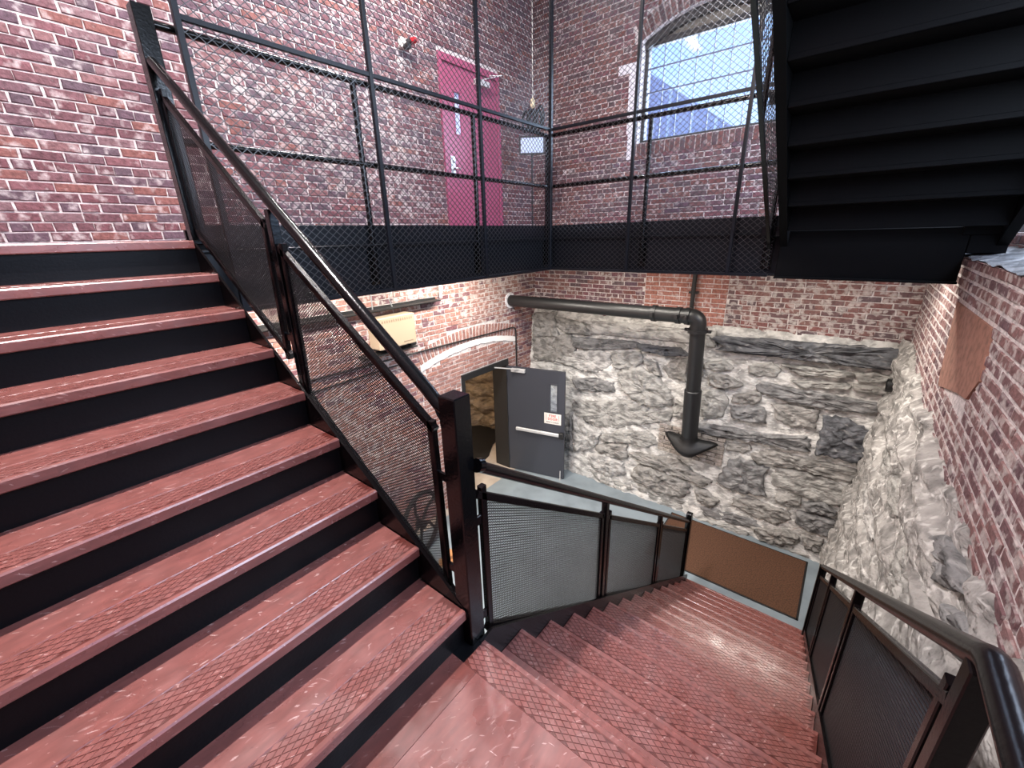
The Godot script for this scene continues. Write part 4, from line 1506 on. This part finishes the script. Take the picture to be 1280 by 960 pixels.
	mb.wires([Vector2(4.55, 1.42), Vector2(1.2, 1.42 + 3.35 * 0.712), Vector2(1.2, CEIL_Y - 0.03), Vector2(4.55, CEIL_Y - 0.03)], func(p: Vector2) -> Vector3: return Vector3(p.x, p.y, -0.66), Vector3(0, 0, 1), 0.063, 0.053, 0.0040, 0.0040)
	part(fc, "wire_mesh", mb, M.wire).set_meta("kind", "stuff")

# ---------------------------------------------------------------- doors
func lettering(parent: Node3D, called: String, text: String, size: float, t: Transform3D, m: Material) -> void:
	var tm := TextMesh.new()
	tm.text = text
	var sf := SystemFont.new()
	sf.font_names = PackedStringArray(["Droid Sans"])
	sf.font_weight = 700
	tm.font = sf
	tm.font_size = 32
	tm.pixel_size = size / 32.0
	tm.depth = 0.001
	tm.material = m
	var o := MeshInstance3D.new()
	o.mesh = tm
	o.set_meta("local", true)
	hang(parent, called, o)
	o.global_transform = t

func oriented(mb: MB, o: Vector3, bx: Vector3, by: Vector3, bz: Vector3, lo: Vector3, hi: Vector3, bev: float) -> void:
	var q := MB.new()
	if bx.cross(by).dot(bz) < 0.0:      # keep the frame right handed
		bz = -bz
		var z := lo.z
		lo.z = -hi.z
		hi.z = -z
	q.bbox(lo, hi, bev)
	mb.add(q, Transform3D(Basis(bx, by, bz), o))

func build_doors() -> void:
	# red door on the platform
	var d := shell("door_1", "raspberry red steel door with narrow glass pane")
	var zf := WALL_A + 0.02
	var mb := MB.new()
	mb.bbox(Vector3(4.27, 3.645, zf - 0.14), Vector3(5.42, 3.73, zf + 0.01), 0.004)
	mb.bbox(Vector3(4.27, DECK_Y, zf - 0.14), Vector3(4.325, 3.645, zf + 0.01), 0.004)
	mb.bbox(Vector3(5.365, DECK_Y, zf - 0.14), Vector3(5.42, 3.645, zf + 0.01), 0.004)
	part(d, "door_frame", mb, M.door_red)
	mb = MB.new()
	# leaf round the pane
	var lx0 := 4.330
	var lx1 := 5.360
	for q in [[lx0, lx1, DECK_Y + 0.01, 2.86], [lx0, lx1, 3.36, 3.638], [lx0, 4.505, 2.86, 3.36], [4.635, lx1, 2.86, 3.36]]:
		mb.box(Vector3(q[0], q[2], zf - 0.06), Vector3(q[1], q[3], zf - 0.012))
	part(d, "door_leaf", mb, M.door_red)
	mb = MB.new()
	for q in [[4.495, 4.515, 2.85, 3.37], [4.625, 4.645, 2.85, 3.37], [4.495, 4.645, 2.85, 2.87], [4.495, 4.645, 3.35, 3.37]]:
		mb.bbox(Vector3(q[0], q[2], zf - 0.07), Vector3(q[1], q[3], zf - 0.004), 0.002)
	part(d, "pane_frame", mb, M.door_red)
	mb = MB.new()
	mb.box(Vector3(4.515, 2.87, zf - 0.04), Vector3(4.625, 3.35, zf - 0.034))
	part(d, "pane", mb, M.panel_pale)
	mb = MB.new()
	mb.bbox(Vector3(4.375, 2.36, zf - 0.012), Vector3(4.455, 2.60, zf + 0.002), 0.004)
	var lk := part(d, "lock_plate", mb, M.steel_bright, "bright steel lock plate")
	mb = MB.new()
	mb.tube([Vector3(4.43, 2.45, zf), Vector3(4.43, 2.45, zf + 0.05), Vector3(4.50, 2.45, zf + 0.055)], 0.011, 10)
	mb.tube([Vector3(4.425, 2.54, zf), Vector3(4.425, 2.54, zf + 0.02)], 0.022, 14)
	part(lk, "handle", mb, M.steel_bright)
	mb = MB.new()
	mb.bbox(Vector3(4.90, 3.50, zf - 0.012), Vector3(5.16, 3.57, zf + 0.06), 0.006)
	mb.beam(Vector3(5.02, 3.575, zf + 0.03), Vector3(5.30, 3.66, zf + 0.16), 0.02, 0.008, Vector3.UP, 0.0)
	mb.beam(Vector3(5.30, 3.66, zf + 0.16), Vector3(5.22, 3.67, zf + 0.005), 0.02, 0.008, Vector3.UP, 0.0)
	part(d, "door_closer", mb, M.aluminium)
	for y in [1.85, 2.62, 3.40]:
		mb = MB.new()
		mb.tube([Vector3(5.362, y - 0.055, zf + 0.002), Vector3(5.362, y + 0.055, zf + 0.002)], 0.009, 8)
		part(d, "hinge", mb, M.door_red)
	# open grey door in the basement
	var g := shell("door_2", "open dark grey steel fire door with push bar")
	mb = MB.new()
	mb.bbox(Vector3(4.30, -0.545, WALL_A - 0.30), Vector3(5.44, -0.44, WALL_A + 0.03), 0.004)
	mb.bbox(Vector3(4.30, FLOOR_Y, WALL_A - 0.30), Vector3(4.36, -0.545, WALL_A + 0.03), 0.004)
	mb.bbox(Vector3(5.375, FLOOR_Y, WALL_A - 0.30), Vector3(5.44, -0.545, WALL_A + 0.03), 0.004)
	part(g, "door_frame", mb, M.frame_black)
	var H := Vector3(5.385, 0, -4.468)
	var L := Vector3(0.2276, 0, 0.9738)
	var N := Vector3(-0.9738, 0, 0.2276)
	var U := Vector3.UP
	var y0 := FLOOR_Y + 0.012
	var y1 := -0.558
	mb = MB.new()
	for q in [[0.0, 1.067, y0, -1.295], [0.0, 1.067, -0.800, y1], [0.0, 0.800, -1.295, -0.800], [0.935, 1.067, -1.295, -0.800]]:
		oriented(mb, H, L, U, -N, Vector3(q[0], q[2], 0), Vector3(q[1], q[3], 0.044), 0.0)
	var leaf := part(g, "door_leaf", mb, M.door_grey)
	mb = MB.new()
	for q in [[0.785, 0.805, -1.31, -0.785], [0.93, 0.95, -1.31, -0.785], [0.785, 0.95, -1.31, -1.29], [0.785, 0.95, -0.805, -0.785]]:
		oriented(mb, H, L, U, -N, Vector3(q[0], q[2], -0.006), Vector3(q[1], q[3], 0.05), 0.002)
	part(leaf, "pane_frame", mb, M.door_grey)
	mb = MB.new()
	oriented(mb, H, L, U, -N, Vector3(0.80, -1.295, 0.018), Vector3(0.935, -0.80, 0.024), 0.001)
	part(leaf, "pane", mb, M.glass)
	mb = MB.new()
	oriented(mb, H, L, U, -N, Vector3(0.70, -1.525, -0.004), Vector3(1.010, -1.325, 0.0), 0.001)
	var sg := part(leaf, "fire_door_sign", mb, M.sign_white, "small white sign with red lettering")
	var face := Basis(L, U, N)
	# sign text faces the room; its reading direction runs along the leaf
	var c := H + L * 0.855 + N * 0.0045
	lettering(sg, "sign_line", "FIRE", 0.064, Transform3D(Basis(L, U, L.cross(U)), c + U * -1.372), M.sign_red)
	lettering(sg, "sign_line", "DOOR", 0.064, Transform3D(Basis(L, U, L.cross(U)), c + U * -1.432), M.sign_red)
	lettering(sg, "sign_line", "KEEP CLOSED", 0.036, Transform3D(Basis(L, U, L.cross(U)), c + U * -1.492), M.sign_dark)
	mb = MB.new()
	for q in [[0.735, 0.741, -1.46, -1.345], [0.969, 0.975, -1.46, -1.345]]:
		oriented(mb, H, L, U, -N, Vector3(q[0], q[2], -0.0055), Vector3(q[1], q[3], -0.003), 0.0005)
	part(sg, "sign_bars", mb, M.sign_red)
	mb = MB.new()
	oriented(mb, H, L, U, -N, Vector3(0.17, -1.735, -0.062), Vector3(0.99, -1.675, -0.020), 0.010)
	oriented(mb, H, L, U, -N, Vector3(0.16, -1.72, -0.03), Vector3(0.24, -1.69, 0.0), 0.004)
	part(leaf, "push_bar", mb, M.aluminium, "aluminium push bar")
	mb = MB.new()
	oriented(mb, H, L, U, -N, Vector3(0.985, -1.765, -0.06), Vector3(1.06, -1.655, 0.0), 0.008)
	part(leaf, "latch_case", mb, M.frame_black)
	mb = MB.new()
	mb.tube([H + L * 1.01 + N * 0.012 + U * -2.42, H + L * 1.01 + N * 0.02 + U * -2.56], 0.009, 8)
	mb.tube([H + L * 1.01 + N * 0.02 + U * -2.565, H + L * 1.01 + N * 0.02 + U * -2.588], 0.016, 10)
	part(leaf, "kick_stop", mb, M.aluminium)
	mb = MB.new()
	mb.beam(H + N * 0.02 + L * 0.28 + U * -0.585, Vector3(5.05, -0.50, WALL_A + 0.04), 0.035, 0.012, U, 0.002)
	oriented(mb, H, L, U, -N, Vector3(0.10, -0.64, -0.05), Vector3(0.36, -0.575, 0.0), 0.006)
	part(g, "door_closer", mb, M.aluminium)
	for y in [-2.35, -1.55, -0.78]:
		mb = MB.new()
		mb.tube([Vector3(5.377, y - 0.06, -4.468), Vector3(5.377, y + 0.06, -4.468)], 0.011, 8)
		part(g, "hinge", mb, M.frame_black)

# ---------------------------------------------------------------- end wall window
func build_window() -> void:
	var w := shell("window_1", "arched steel window with small panes")
	var x := WALL_B + 0.14
	var z0 := -2.74
	var z1 := -1.00
	var mb := MB.new()
	for q in [[z0, z1, 2.75, 2.795], [z0, z1, 3.875, 3.945], [z0, z0 + 0.05, 2.75, 3.95], [z1 - 0.05, z1, 2.75, 3.95]]:
		mb.bbox(Vector3(x - 0.03, q[2], q[0]), Vector3(x + 0.04, q[3], q[1]), 0.005)
	part(w, "window_frame", mb, M.frame_dark)
	# boarded arch head
	mb = MB.new()
	var poly := []
	for i in 25:
		var zz := lerpf(z0, z1, i / 24.0)
		poly.append(Vector2(zz, arch_y(zz, -1.87, 0.87, 3.93, 0.22) + 0.01))
	poly.append(Vector2(z1, 3.94))
	poly.append(Vector2(z0, 3.94))
	mb.prism(poly, func(p: Vector2) -> Vector3: return Vector3(x + 0.0, p.y, p.x), Vector3(0.03, 0, 0))
	part(w, "arch_board", mb, M.board, "beige board filling the arch head")
	mb = MB.new()
	for i in 24:
		var a: Vector2 = poly[i]
		var b: Vector2 = poly[i + 1]
		mb.beam(Vector3(x - 0.02, a.y - 0.05, a.x), Vector3(x - 0.02, b.y - 0.05, b.x), 0.11, 0.09, Vector3(1, 0, 0), 0.0)
	part(w, "arch_frame", mb, M.frame_dark)
	var cols := 8
	var gz := (z1 - z0 - 0.10) / cols
	var ys := [2.795, 3.08, 3.36, 3.635, 3.875]
	for i in range(1, cols):
		mb = MB.new()
		mb.bbox(Vector3(x - 0.008, 2.79, z0 + 0.05 + gz * i - 0.004), Vector3(x + 0.012, 3.88, z0 + 0.05 + gz * i + 0.004), 0.001)
		part(w, "glazing_bar", mb, M.sash)
	for j in range(1, 4):
		mb = MB.new()
		mb.bbox(Vector3(x - 0.010, ys[j] - 0.008, z0 + 0.05), Vector3(x + 0.012, ys[j] + 0.008, z1 - 0.05), 0.001)
		part(w, "glazing_bar", mb, M.sash)
	for i in cols:
		for j in 4:
			mb = MB.new()
			mb.box(Vector3(x + 0.0, ys[j] + 0.006, z0 + 0.05 + gz * i + 0.005), Vector3(x + 0.004, ys[j + 1] - 0.006, z0 + 0.05 + gz * (i + 1) - 0.005))
			part(w, "pane", mb, M.glass)
	# office block across the street
	var t := thing("office_building", "blue office block with sloping roofline seen through the arched window", "building", Vector3(20, -3, -7))
	mb = MB.new()
	mb.prism([Vector2(-11.5, -3), Vector2(-11.5, 10.1), Vector2(-3.0, 4.1), Vector2(-3.0, -3)], func(p: Vector2) -> Vector3: return Vector3(20.0, p.y, p.x), Vector3(6, 0, 0))
	part(t, "facade", mb, M.tower_blue)
	for i in 9:
		mb = MB.new()
		var zz := -11.2 + i * 0.95
		var top := 10.1 - (zz + 11.5) * 0.706
		mb.box(Vector3(19.94, -3, zz), Vector3(20.0, top - 0.1, zz + 0.10))
		part(t, "facade_rib", mb, M.panel_pale)

# ---------------------------------------------------------------- pipes and boxes
func bend(a: Vector3, c: Vector3, b: Vector3, r: float, n := 8) -> Array:
	# rounded corner at c between a and b
	var p := []
	var u := (a - c).normalized() * r
	var v := (b - c).normalized() * r
	for i in n + 1:
		var t := float(i) / n
		p.append((c + u).lerp(c, t).lerp(c.lerp(c + v, t), t))
	return p

func build_services() -> void:
	var dp := thing("drain_pipe", "thick black drain pipe elbowed down the stone wall into a boot", "pipe", Vector3(5.86, -1.5, -1.42))
	var e0 := Vector3(5.545, 0.555, WALL_A - 0.02)
	var e1 := Vector3(5.60, 0.545, -1.56)
	var corner := Vector3(5.60, 0.545, -1.455)
	var foot := Vector3(5.80, -1.19, -1.436)
	var mb := MB.new()
	mb.tube([e0, Vector3(5.592, 0.548, -2.02)], 0.092, 24)
	part(dp, "horizontal_pipe", mb, M.cast_iron)
	mb = MB.new()
	mb.tube([Vector3(5.592, 0.548, -2.03), Vector3(5.60, 0.546, -1.60)], 0.098, 24)
	part(dp, "pipe_spigot", mb, M.cast_iron)
	for z in [-2.02, -1.70, -1.585]:
		mb = MB.new()
		mb.tube([Vector3(5.595, 0.547, z - 0.028), Vector3(5.595, 0.547, z + 0.028)], 0.110, 24)
		for sx in [-1.0, 1.0]:
			mb.bbox(Vector3(5.595 + sx * 0.112 - 0.028, 0.515, z - 0.02), Vector3(5.595 + sx * 0.112 + 0.028, 0.575, z + 0.02), 0.004)
		mb.tube([Vector3(5.47, 0.53, z), Vector3(5.47, 0.565, z)], 0.014, 8)
		part(dp, "coupling", mb, M.cast_iron)
	mb = MB.new()
	mb.tube([e1] + bend(e1, corner, corner + (foot - corner).normalized() * 0.3, 0.10, 10) + [corner + (foot - corner).normalized() * 0.16], 0.100, 24)
	part(dp, "elbow", mb, M.cast_iron)
	var dn := (foot - corner).normalized()
	mb = MB.new()
	mb.tube([corner + dn * 0.155, corner + dn * 0.195], 0.122, 24)
	mb.bbox(corner + dn * 0.175 + Vector3(-0.02, -0.02, -0.165), corner + dn * 0.175 + Vector3(0.02, 0.02, 0.165), 0.006)
	part(dp, "flange", mb, M.cast_iron)
	mb = MB.new()
	mb.tube([corner + dn * 0.19, corner + dn * 1.04], 0.094, 24)
	part(dp, "down_pipe", mb, M.cast_iron)
	mb = MB.new()
	mb.tube_r([corner + dn * 1.02, corner + dn * 1.03, corner + dn * 1.07, foot], [0.100, 0.112, 0.112, 0.108], 24)
	part(dp, "lower_pipe", mb, M.cast_iron)
	# flaring boot that laps on to the wall
	mb = MB.new()
	var rows := []
	var prof := [[0.0, 0.112, 0.0], [0.05, 0.118, 0.0], [0.09, 0.135, 0.2], [0.14, 0.18, 0.5], [0.19, 0.24, 0.8], [0.24, 0.26, 1.0], [0.30, 0.20, 1.0], [0.345, 0.05, 1.0]]
	for pr in prof:
		var row := []
		for k in 28:
			var t := TAU * k / 28.0
			var wide: float = 1.0 + 0.45 * pr[2] * pow(absf(cos(t)), 6.0)
			var p: Vector3 = foot + dn * pr[0] + Vector3(0.05 * pr[2], 0, 0)
			p += Vector3(0, 0, 1) * cos(t) * pr[1] * wide + Vector3(0.86, 0.1, 0) * sin(t) * pr[1]
			p.y += 0.16 * pr[2] * pow(absf(cos(t)), 3.0)
			row.append(p)
		rows.append(row)
	var fc := foot + dn * 0.15
	mb.grid(rows, true, func(q): return (q - fc))
	part(dp, "boot", mb, M.rubber_boot)
	mb = MB.new()
	mb.tube([e0 + Vector3(0, 0, 0.015), e0 + Vector3(0, 0, 0.05)], 0.128, 20)
	part(dp, "wall_collar", mb, M.plaster, "pale mortar collar")
	# thin conduit
	var cd := thing("conduit", "thin dark conduit dropping to the drain pipe elbow", "conduit", Vector3(6.22, 0.35, -1.73))
	mb = MB.new()
	mb.tube([Vector3(6.22, 0.36, -1.73), Vector3(6.22, 1.46, -1.73)], 0.030, 12)
	part(cd, "tube", mb, M.cast_iron)
	for y in [0.75, 1.2]:
		mb = MB.new()
		mb.bbox(Vector3(6.21, y, -1.79), Vector3(6.285, y + 0.03, -1.67), 0.003)
		part(cd, "clamp", mb, M.cast_iron)
	# cream box on the long wall
	var bx := thing("wall_box", "cream metal enclosure on the brick wall beside the arch", "box", Vector3(3.0, 0.3, -4.4))
	mb = MB.new()
	mb.bbox(Vector3(2.80, 0.315, -4.49), Vector3(3.36, 0.70, -4.28), 0.012)
	part(bx, "case", mb, M.cream)
	mb = MB.new()
	for i in 14:
		mb.box(Vector3(2.87 + i * 0.033, 0.635, -4.282), Vector3(2.885 + i * 0.033, 0.665, -4.277))
	part(bx, "vent_slots", mb, M.cream_dark)
	mb = MB.new()
	mb.bbox(Vector3(3.16, 0.36, -4.282), Vector3(3.30, 0.372, -4.276), 0.001)
	part(bx, "name_strip", mb, M.cream_dark)
	# steel angle and cables along the wall
	var an := thing("wall_channel", "dark horizontal cable channel above the cream box", "channel", Vector3(2.6, 0.75, -4.4))
	mb = MB.new()
	mb.bbox(Vector3(-0.40, 0.770, -4.47), Vector3(3.90, 0.785, -4.36), 0.003)
	mb.bbox(Vector3(-0.40, 0.745, -4.49), Vector3(3.90, 0.815, -4.475), 0.003)
	part(an, "angle", mb, M.cast_iron)
	for q in [[3.97, 0.03]]:
		mb = MB.new()
		mb.tube([Vector3(q[0], 0.80, -4.44), Vector3(q[0], 1.45, -4.44)], 0.022, 10)
		part(an, "drop_pipe", mb, M.white_paint)
	var ca := thing("cable_pair", "two thin grey cables hanging above the cable channel", "cable", Vector3(3.0, 0.8, -4.45))
	mb = MB.new()
	mb.tube([Vector3(2.86, 0.79, -4.42), Vector3(2.88, 1.1, -4.44), Vector3(2.87, 1.46, -4.44)], 0.008, 6)
	part(ca, "cable", mb, M.zinc)
	mb = MB.new()
	mb.tube([Vector3(3.14, 0.79, -4.42), Vector3(3.11, 0.9, -4.43), Vector3(3.21, 1.06, -4.44), Vector3(3.19, 1.2, -4.44), Vector3(3.22, 1.46, -4.44)], 0.008, 6)
	part(ca, "cable", mb, M.zinc)
	var wi := thing("wall_cable", "thin dark cable crossing the white arch and dropping beside the door", "cable", Vector3(4.0, 0.1, -4.46))
	mb = MB.new()
	mb.tube([Vector3(0.5, 0.155, -4.475), Vector3(3.2, 0.12, -4.475)] + bend(Vector3(3.2, 0.12, -4.475), Vector3(5.67, 0.085, -4.475), Vector3(5.68, -0.6, -4.475), 0.09, 6) + [Vector3(5.69, -2.0, -4.475)], 0.012, 8)
	part(wi, "cable", mb, M.cast_iron)
	var wj := thing("wall_cable", "lower of the thin dark cables left of the white arch", "cable", Vector3(1.8, 0.0, -4.46))
	mb = MB.new()
	mb.tube([Vector3(0.5, -0.03, -4.48), Vector3(3.35, 0.02, -4.48)], 0.010, 8)
	part(wj, "cable", mb, M.cast_iron)
	var sh := thing("wall_shelf", "small dark steel ledge under the cream box", "shelf", Vector3(3.0, 0.25, -4.4))
	mb = MB.new()
	mb.bbox(Vector3(2.62, 0.24, -4.49), Vector3(3.40, 0.262, -4.32), 0.003)
	part(sh, "plate", mb, M.cast_iron)
	mb = MB.new()
	mb.bbox(Vector3(3.33, 0.262, -4.46), Vector3(3.43, 0.33, -4.38), 0.006)
	part(sh, "junction_box", mb, M.frame_black)

# ---------------------------------------------------------------- loose things
func build_small_things() -> void:
	# doormat at the foot of the stairs
	var dm := thing("doormat", "large brown doormat on the grey floor at the stair foot", "doormat", Vector3(5.27, FLOOR_Y, -0.67))
	var mb := MB.new()
	mb.bbox(Vector3(4.735, FLOOR_Y, -1.54), Vector3(5.815, FLOOR_Y + 0.014, 0.205), 0.004)
	part(dm, "pile", mb, M.mat_pile)
	mb = MB.new()
	for q in [[4.715, 4.74, -1.56, 0.225], [5.81, 5.835, -1.56, 0.225], [4.715, 5.835, -1.56, -1.535], [4.715, 5.835, 0.20, 0.225]]:
		mb.bbox(Vector3(q[0], FLOOR_Y, q[2]), Vector3(q[1], FLOOR_Y + 0.010, q[3]), 0.003)
	part(dm, "rubber_edge", mb, M.mat_edge)
	# red signal lamp on the long wall
	var al := thing("signal_lamp", "small red and white signal lamp on the brick wall left of the red door", "lamp", Vector3(3.72, 3.62, -4.48))
	mb = MB.new()
	mb.bbox(Vector3(3.66, 3.58, -4.50), Vector3(3.80, 3.74, -4.40), 0.012)
	part(al, "back_box", mb, M.sign_white)
	mb = MB.new()
	mb.tube_r([Vector3(3.74, 3.60, -4.40), Vector3(3.74, 3.59, -4.33), Vector3(3.74, 3.585, -4.28)], [0.05, 0.06, 0.045], 14)
	part(al, "sounder", mb, M.cast_iron)
	mb = MB.new()
	mb.tube_r([Vector3(3.80, 3.67, -4.40), Vector3(3.84, 3.69, -4.33)], [0.05, 0.05], 14)
	part(al, "lamp_base", mb, M.frame_black)
	mb = MB.new()
	mb.tube_r([Vector3(3.84, 3.69, -4.33), Vector3(3.88, 3.71, -4.27), Vector3(3.895, 3.718, -4.25), Vector3(3.90, 3.72, -4.243)], [0.052, 0.052, 0.035, 0.005], 14)
	part(al, "red_lens", mb, M.lamp_red)
	al.scale = Vector3.ONE * 0.62
	# framed notice on a thin stand in the corner of the platform
	var ns := thing("notice_stand", "pale framed notice on a thin post in the platform corner", "notice", Vector3(5.5, DECK_Y, -3.97))
	mb = MB.new()
	mb.tube([Vector3(5.50, DECK_Y, -3.97), Vector3(5.50, 2.70, -3.97)], 0.012, 8)
	part(ns, "post", mb, M.frame_black)
	mb = MB.new()
	mb.tube([Vector3(5.50, DECK_Y, -3.97), Vector3(5.50, DECK_Y + 0.02, -3.97)], 0.14, 20)
	part(ns, "foot", mb, M.frame_black)
	var nn := Vector3(-0.80, 0, 0.60)
	var nx := Vector3.UP.cross(nn)
	mb = MB.new()
	oriented(mb, Vector3(5.49, 2.79, -3.96), nx, Vector3.UP, nn, Vector3(-0.185, -0.12, -0.012), Vector3(0.185, 0.12, 0.008), 0.004)
	part(ns, "frame", mb, M.frame_dark)
	mb = MB.new()
	oriented(mb, Vector3(5.49, 2.79, -3.96), nx, Vector3.UP, nn, Vector3(-0.160, -0.095, 0.006), Vector3(0.160, 0.095, 0.011), 0.001)
	part(ns, "sheet", mb, M.panel_pale)
	# coiled black cable hung on a cord
	var cc := thing("cable_coil", "coil of black cable hung on a white cord in the platform corner", "cable", Vector3(5.5, 3.0, -3.95))
	mb = MB.new()
	mb.tube([Vector3(5.50, 3.34, -3.95), Vector3(5.50, 4.46, -3.945)], 0.006, 6)
	part(cc, "cord", mb, M.cord)
	mb = MB.new()
	mb.tube_r([Vector3(5.50, 3.24, -3.95), Vector3(5.50, 3.27, -3.95), Vector3(5.50, 3.34, -3.95), Vector3(5.50, 3.37, -3.95)], [0.02, 0.035, 0.03, 0.008], 10)
	part(cc, "cord_grip", mb, M.plug_cream)
	for i in 5:
		mb = MB.new()
		var pts := []
		var zc := -4.07 + i * 0.062
		for k in 17:
			var t := PI * 2.0 * k / 16.0
			pts.append(Vector3(5.50 + 0.03 * (i % 2), 3.10 + 0.13 * sin(t) + 0.02 * sin(i * 2.0), zc + 0.055 * cos(t)))
		mb.tube(pts, 0.018, 7, false)
		part(cc, "loop", mb, M.rubber_boot)
	mb = MB.new()
	mb.tube([Vector3(5.50, 3.25, -3.95), Vector3(5.50, 3.20, -4.0), Vector3(5.50, 3.18, -4.07)], 0.012, 7)
	mb.tube([Vector3(5.50, 3.25, -3.95), Vector3(5.50, 3.21, -3.90), Vector3(5.50, 3.18, -3.83)], 0.012, 7)
	part(cc, "hook", mb, M.frame_black)
	# old iron wheel against the long wall
	var wh := thing("iron_wheel", "black spoked iron wheel seen through the mesh below the stair rail", "wheel", Vector3(2.95, FLOOR_Y, -4.1))
	var ctr := Vector3(2.93, -2.14, -4.05)
	var wu := Vector3(0.92, 0, -0.25).normalized()
	var wv := Vector3(0.05, 1, -0.10).normalized()
	mb = MB.new()
	var ring := []
	for k in 41:
		var t := TAU * k / 40.0
		ring.append(ctr + (wu * cos(t) + wv * sin(t)) * 0.42)
	mb.tube(ring, 0.032, 10, false)
	part(wh, "rim", mb, M.rubber_boot)
	mb = MB.new()
	mb.tube([ctr - wu.cross(wv) * 0.06, ctr + wu.cross(wv) * 0.06], 0.06, 14)
	part(wh, "hub", mb, M.rubber_boot)
	for k in 5:
		mb = MB.new()
		var t := TAU * k / 5.0 + 0.5
		var t2 := t + 0.25
		mb.tube([ctr, ctr + (wu * cos(t2) + wv * sin(t2)) * 0.22, ctr + (wu * cos(t) + wv * sin(t)) * 0.42], 0.022, 8)
		part(wh, "spoke", mb, M.rubber_boot)
	# small timber offcut on the floor
	var tm := thing("timber_block", "short pale timber block on the floor beside the iron wheel", "timber", Vector3(3.2, FLOOR_Y, -3.55))
	mb = MB.new()
	mb.bbox(Vector3(2.85, FLOOR_Y, -3.66), Vector3(3.35, FLOOR_Y + 0.10, -3.50), 0.008)
	part(tm, "beam", mb, M.wood)
	mb = MB.new()
	mb.bbox(Vector3(2.95, FLOOR_Y + 0.10, -3.64), Vector3(3.05, FLOOR_Y + 0.16, -3.52), 0.006)
	part(tm, "cleat", mb, M.wood)
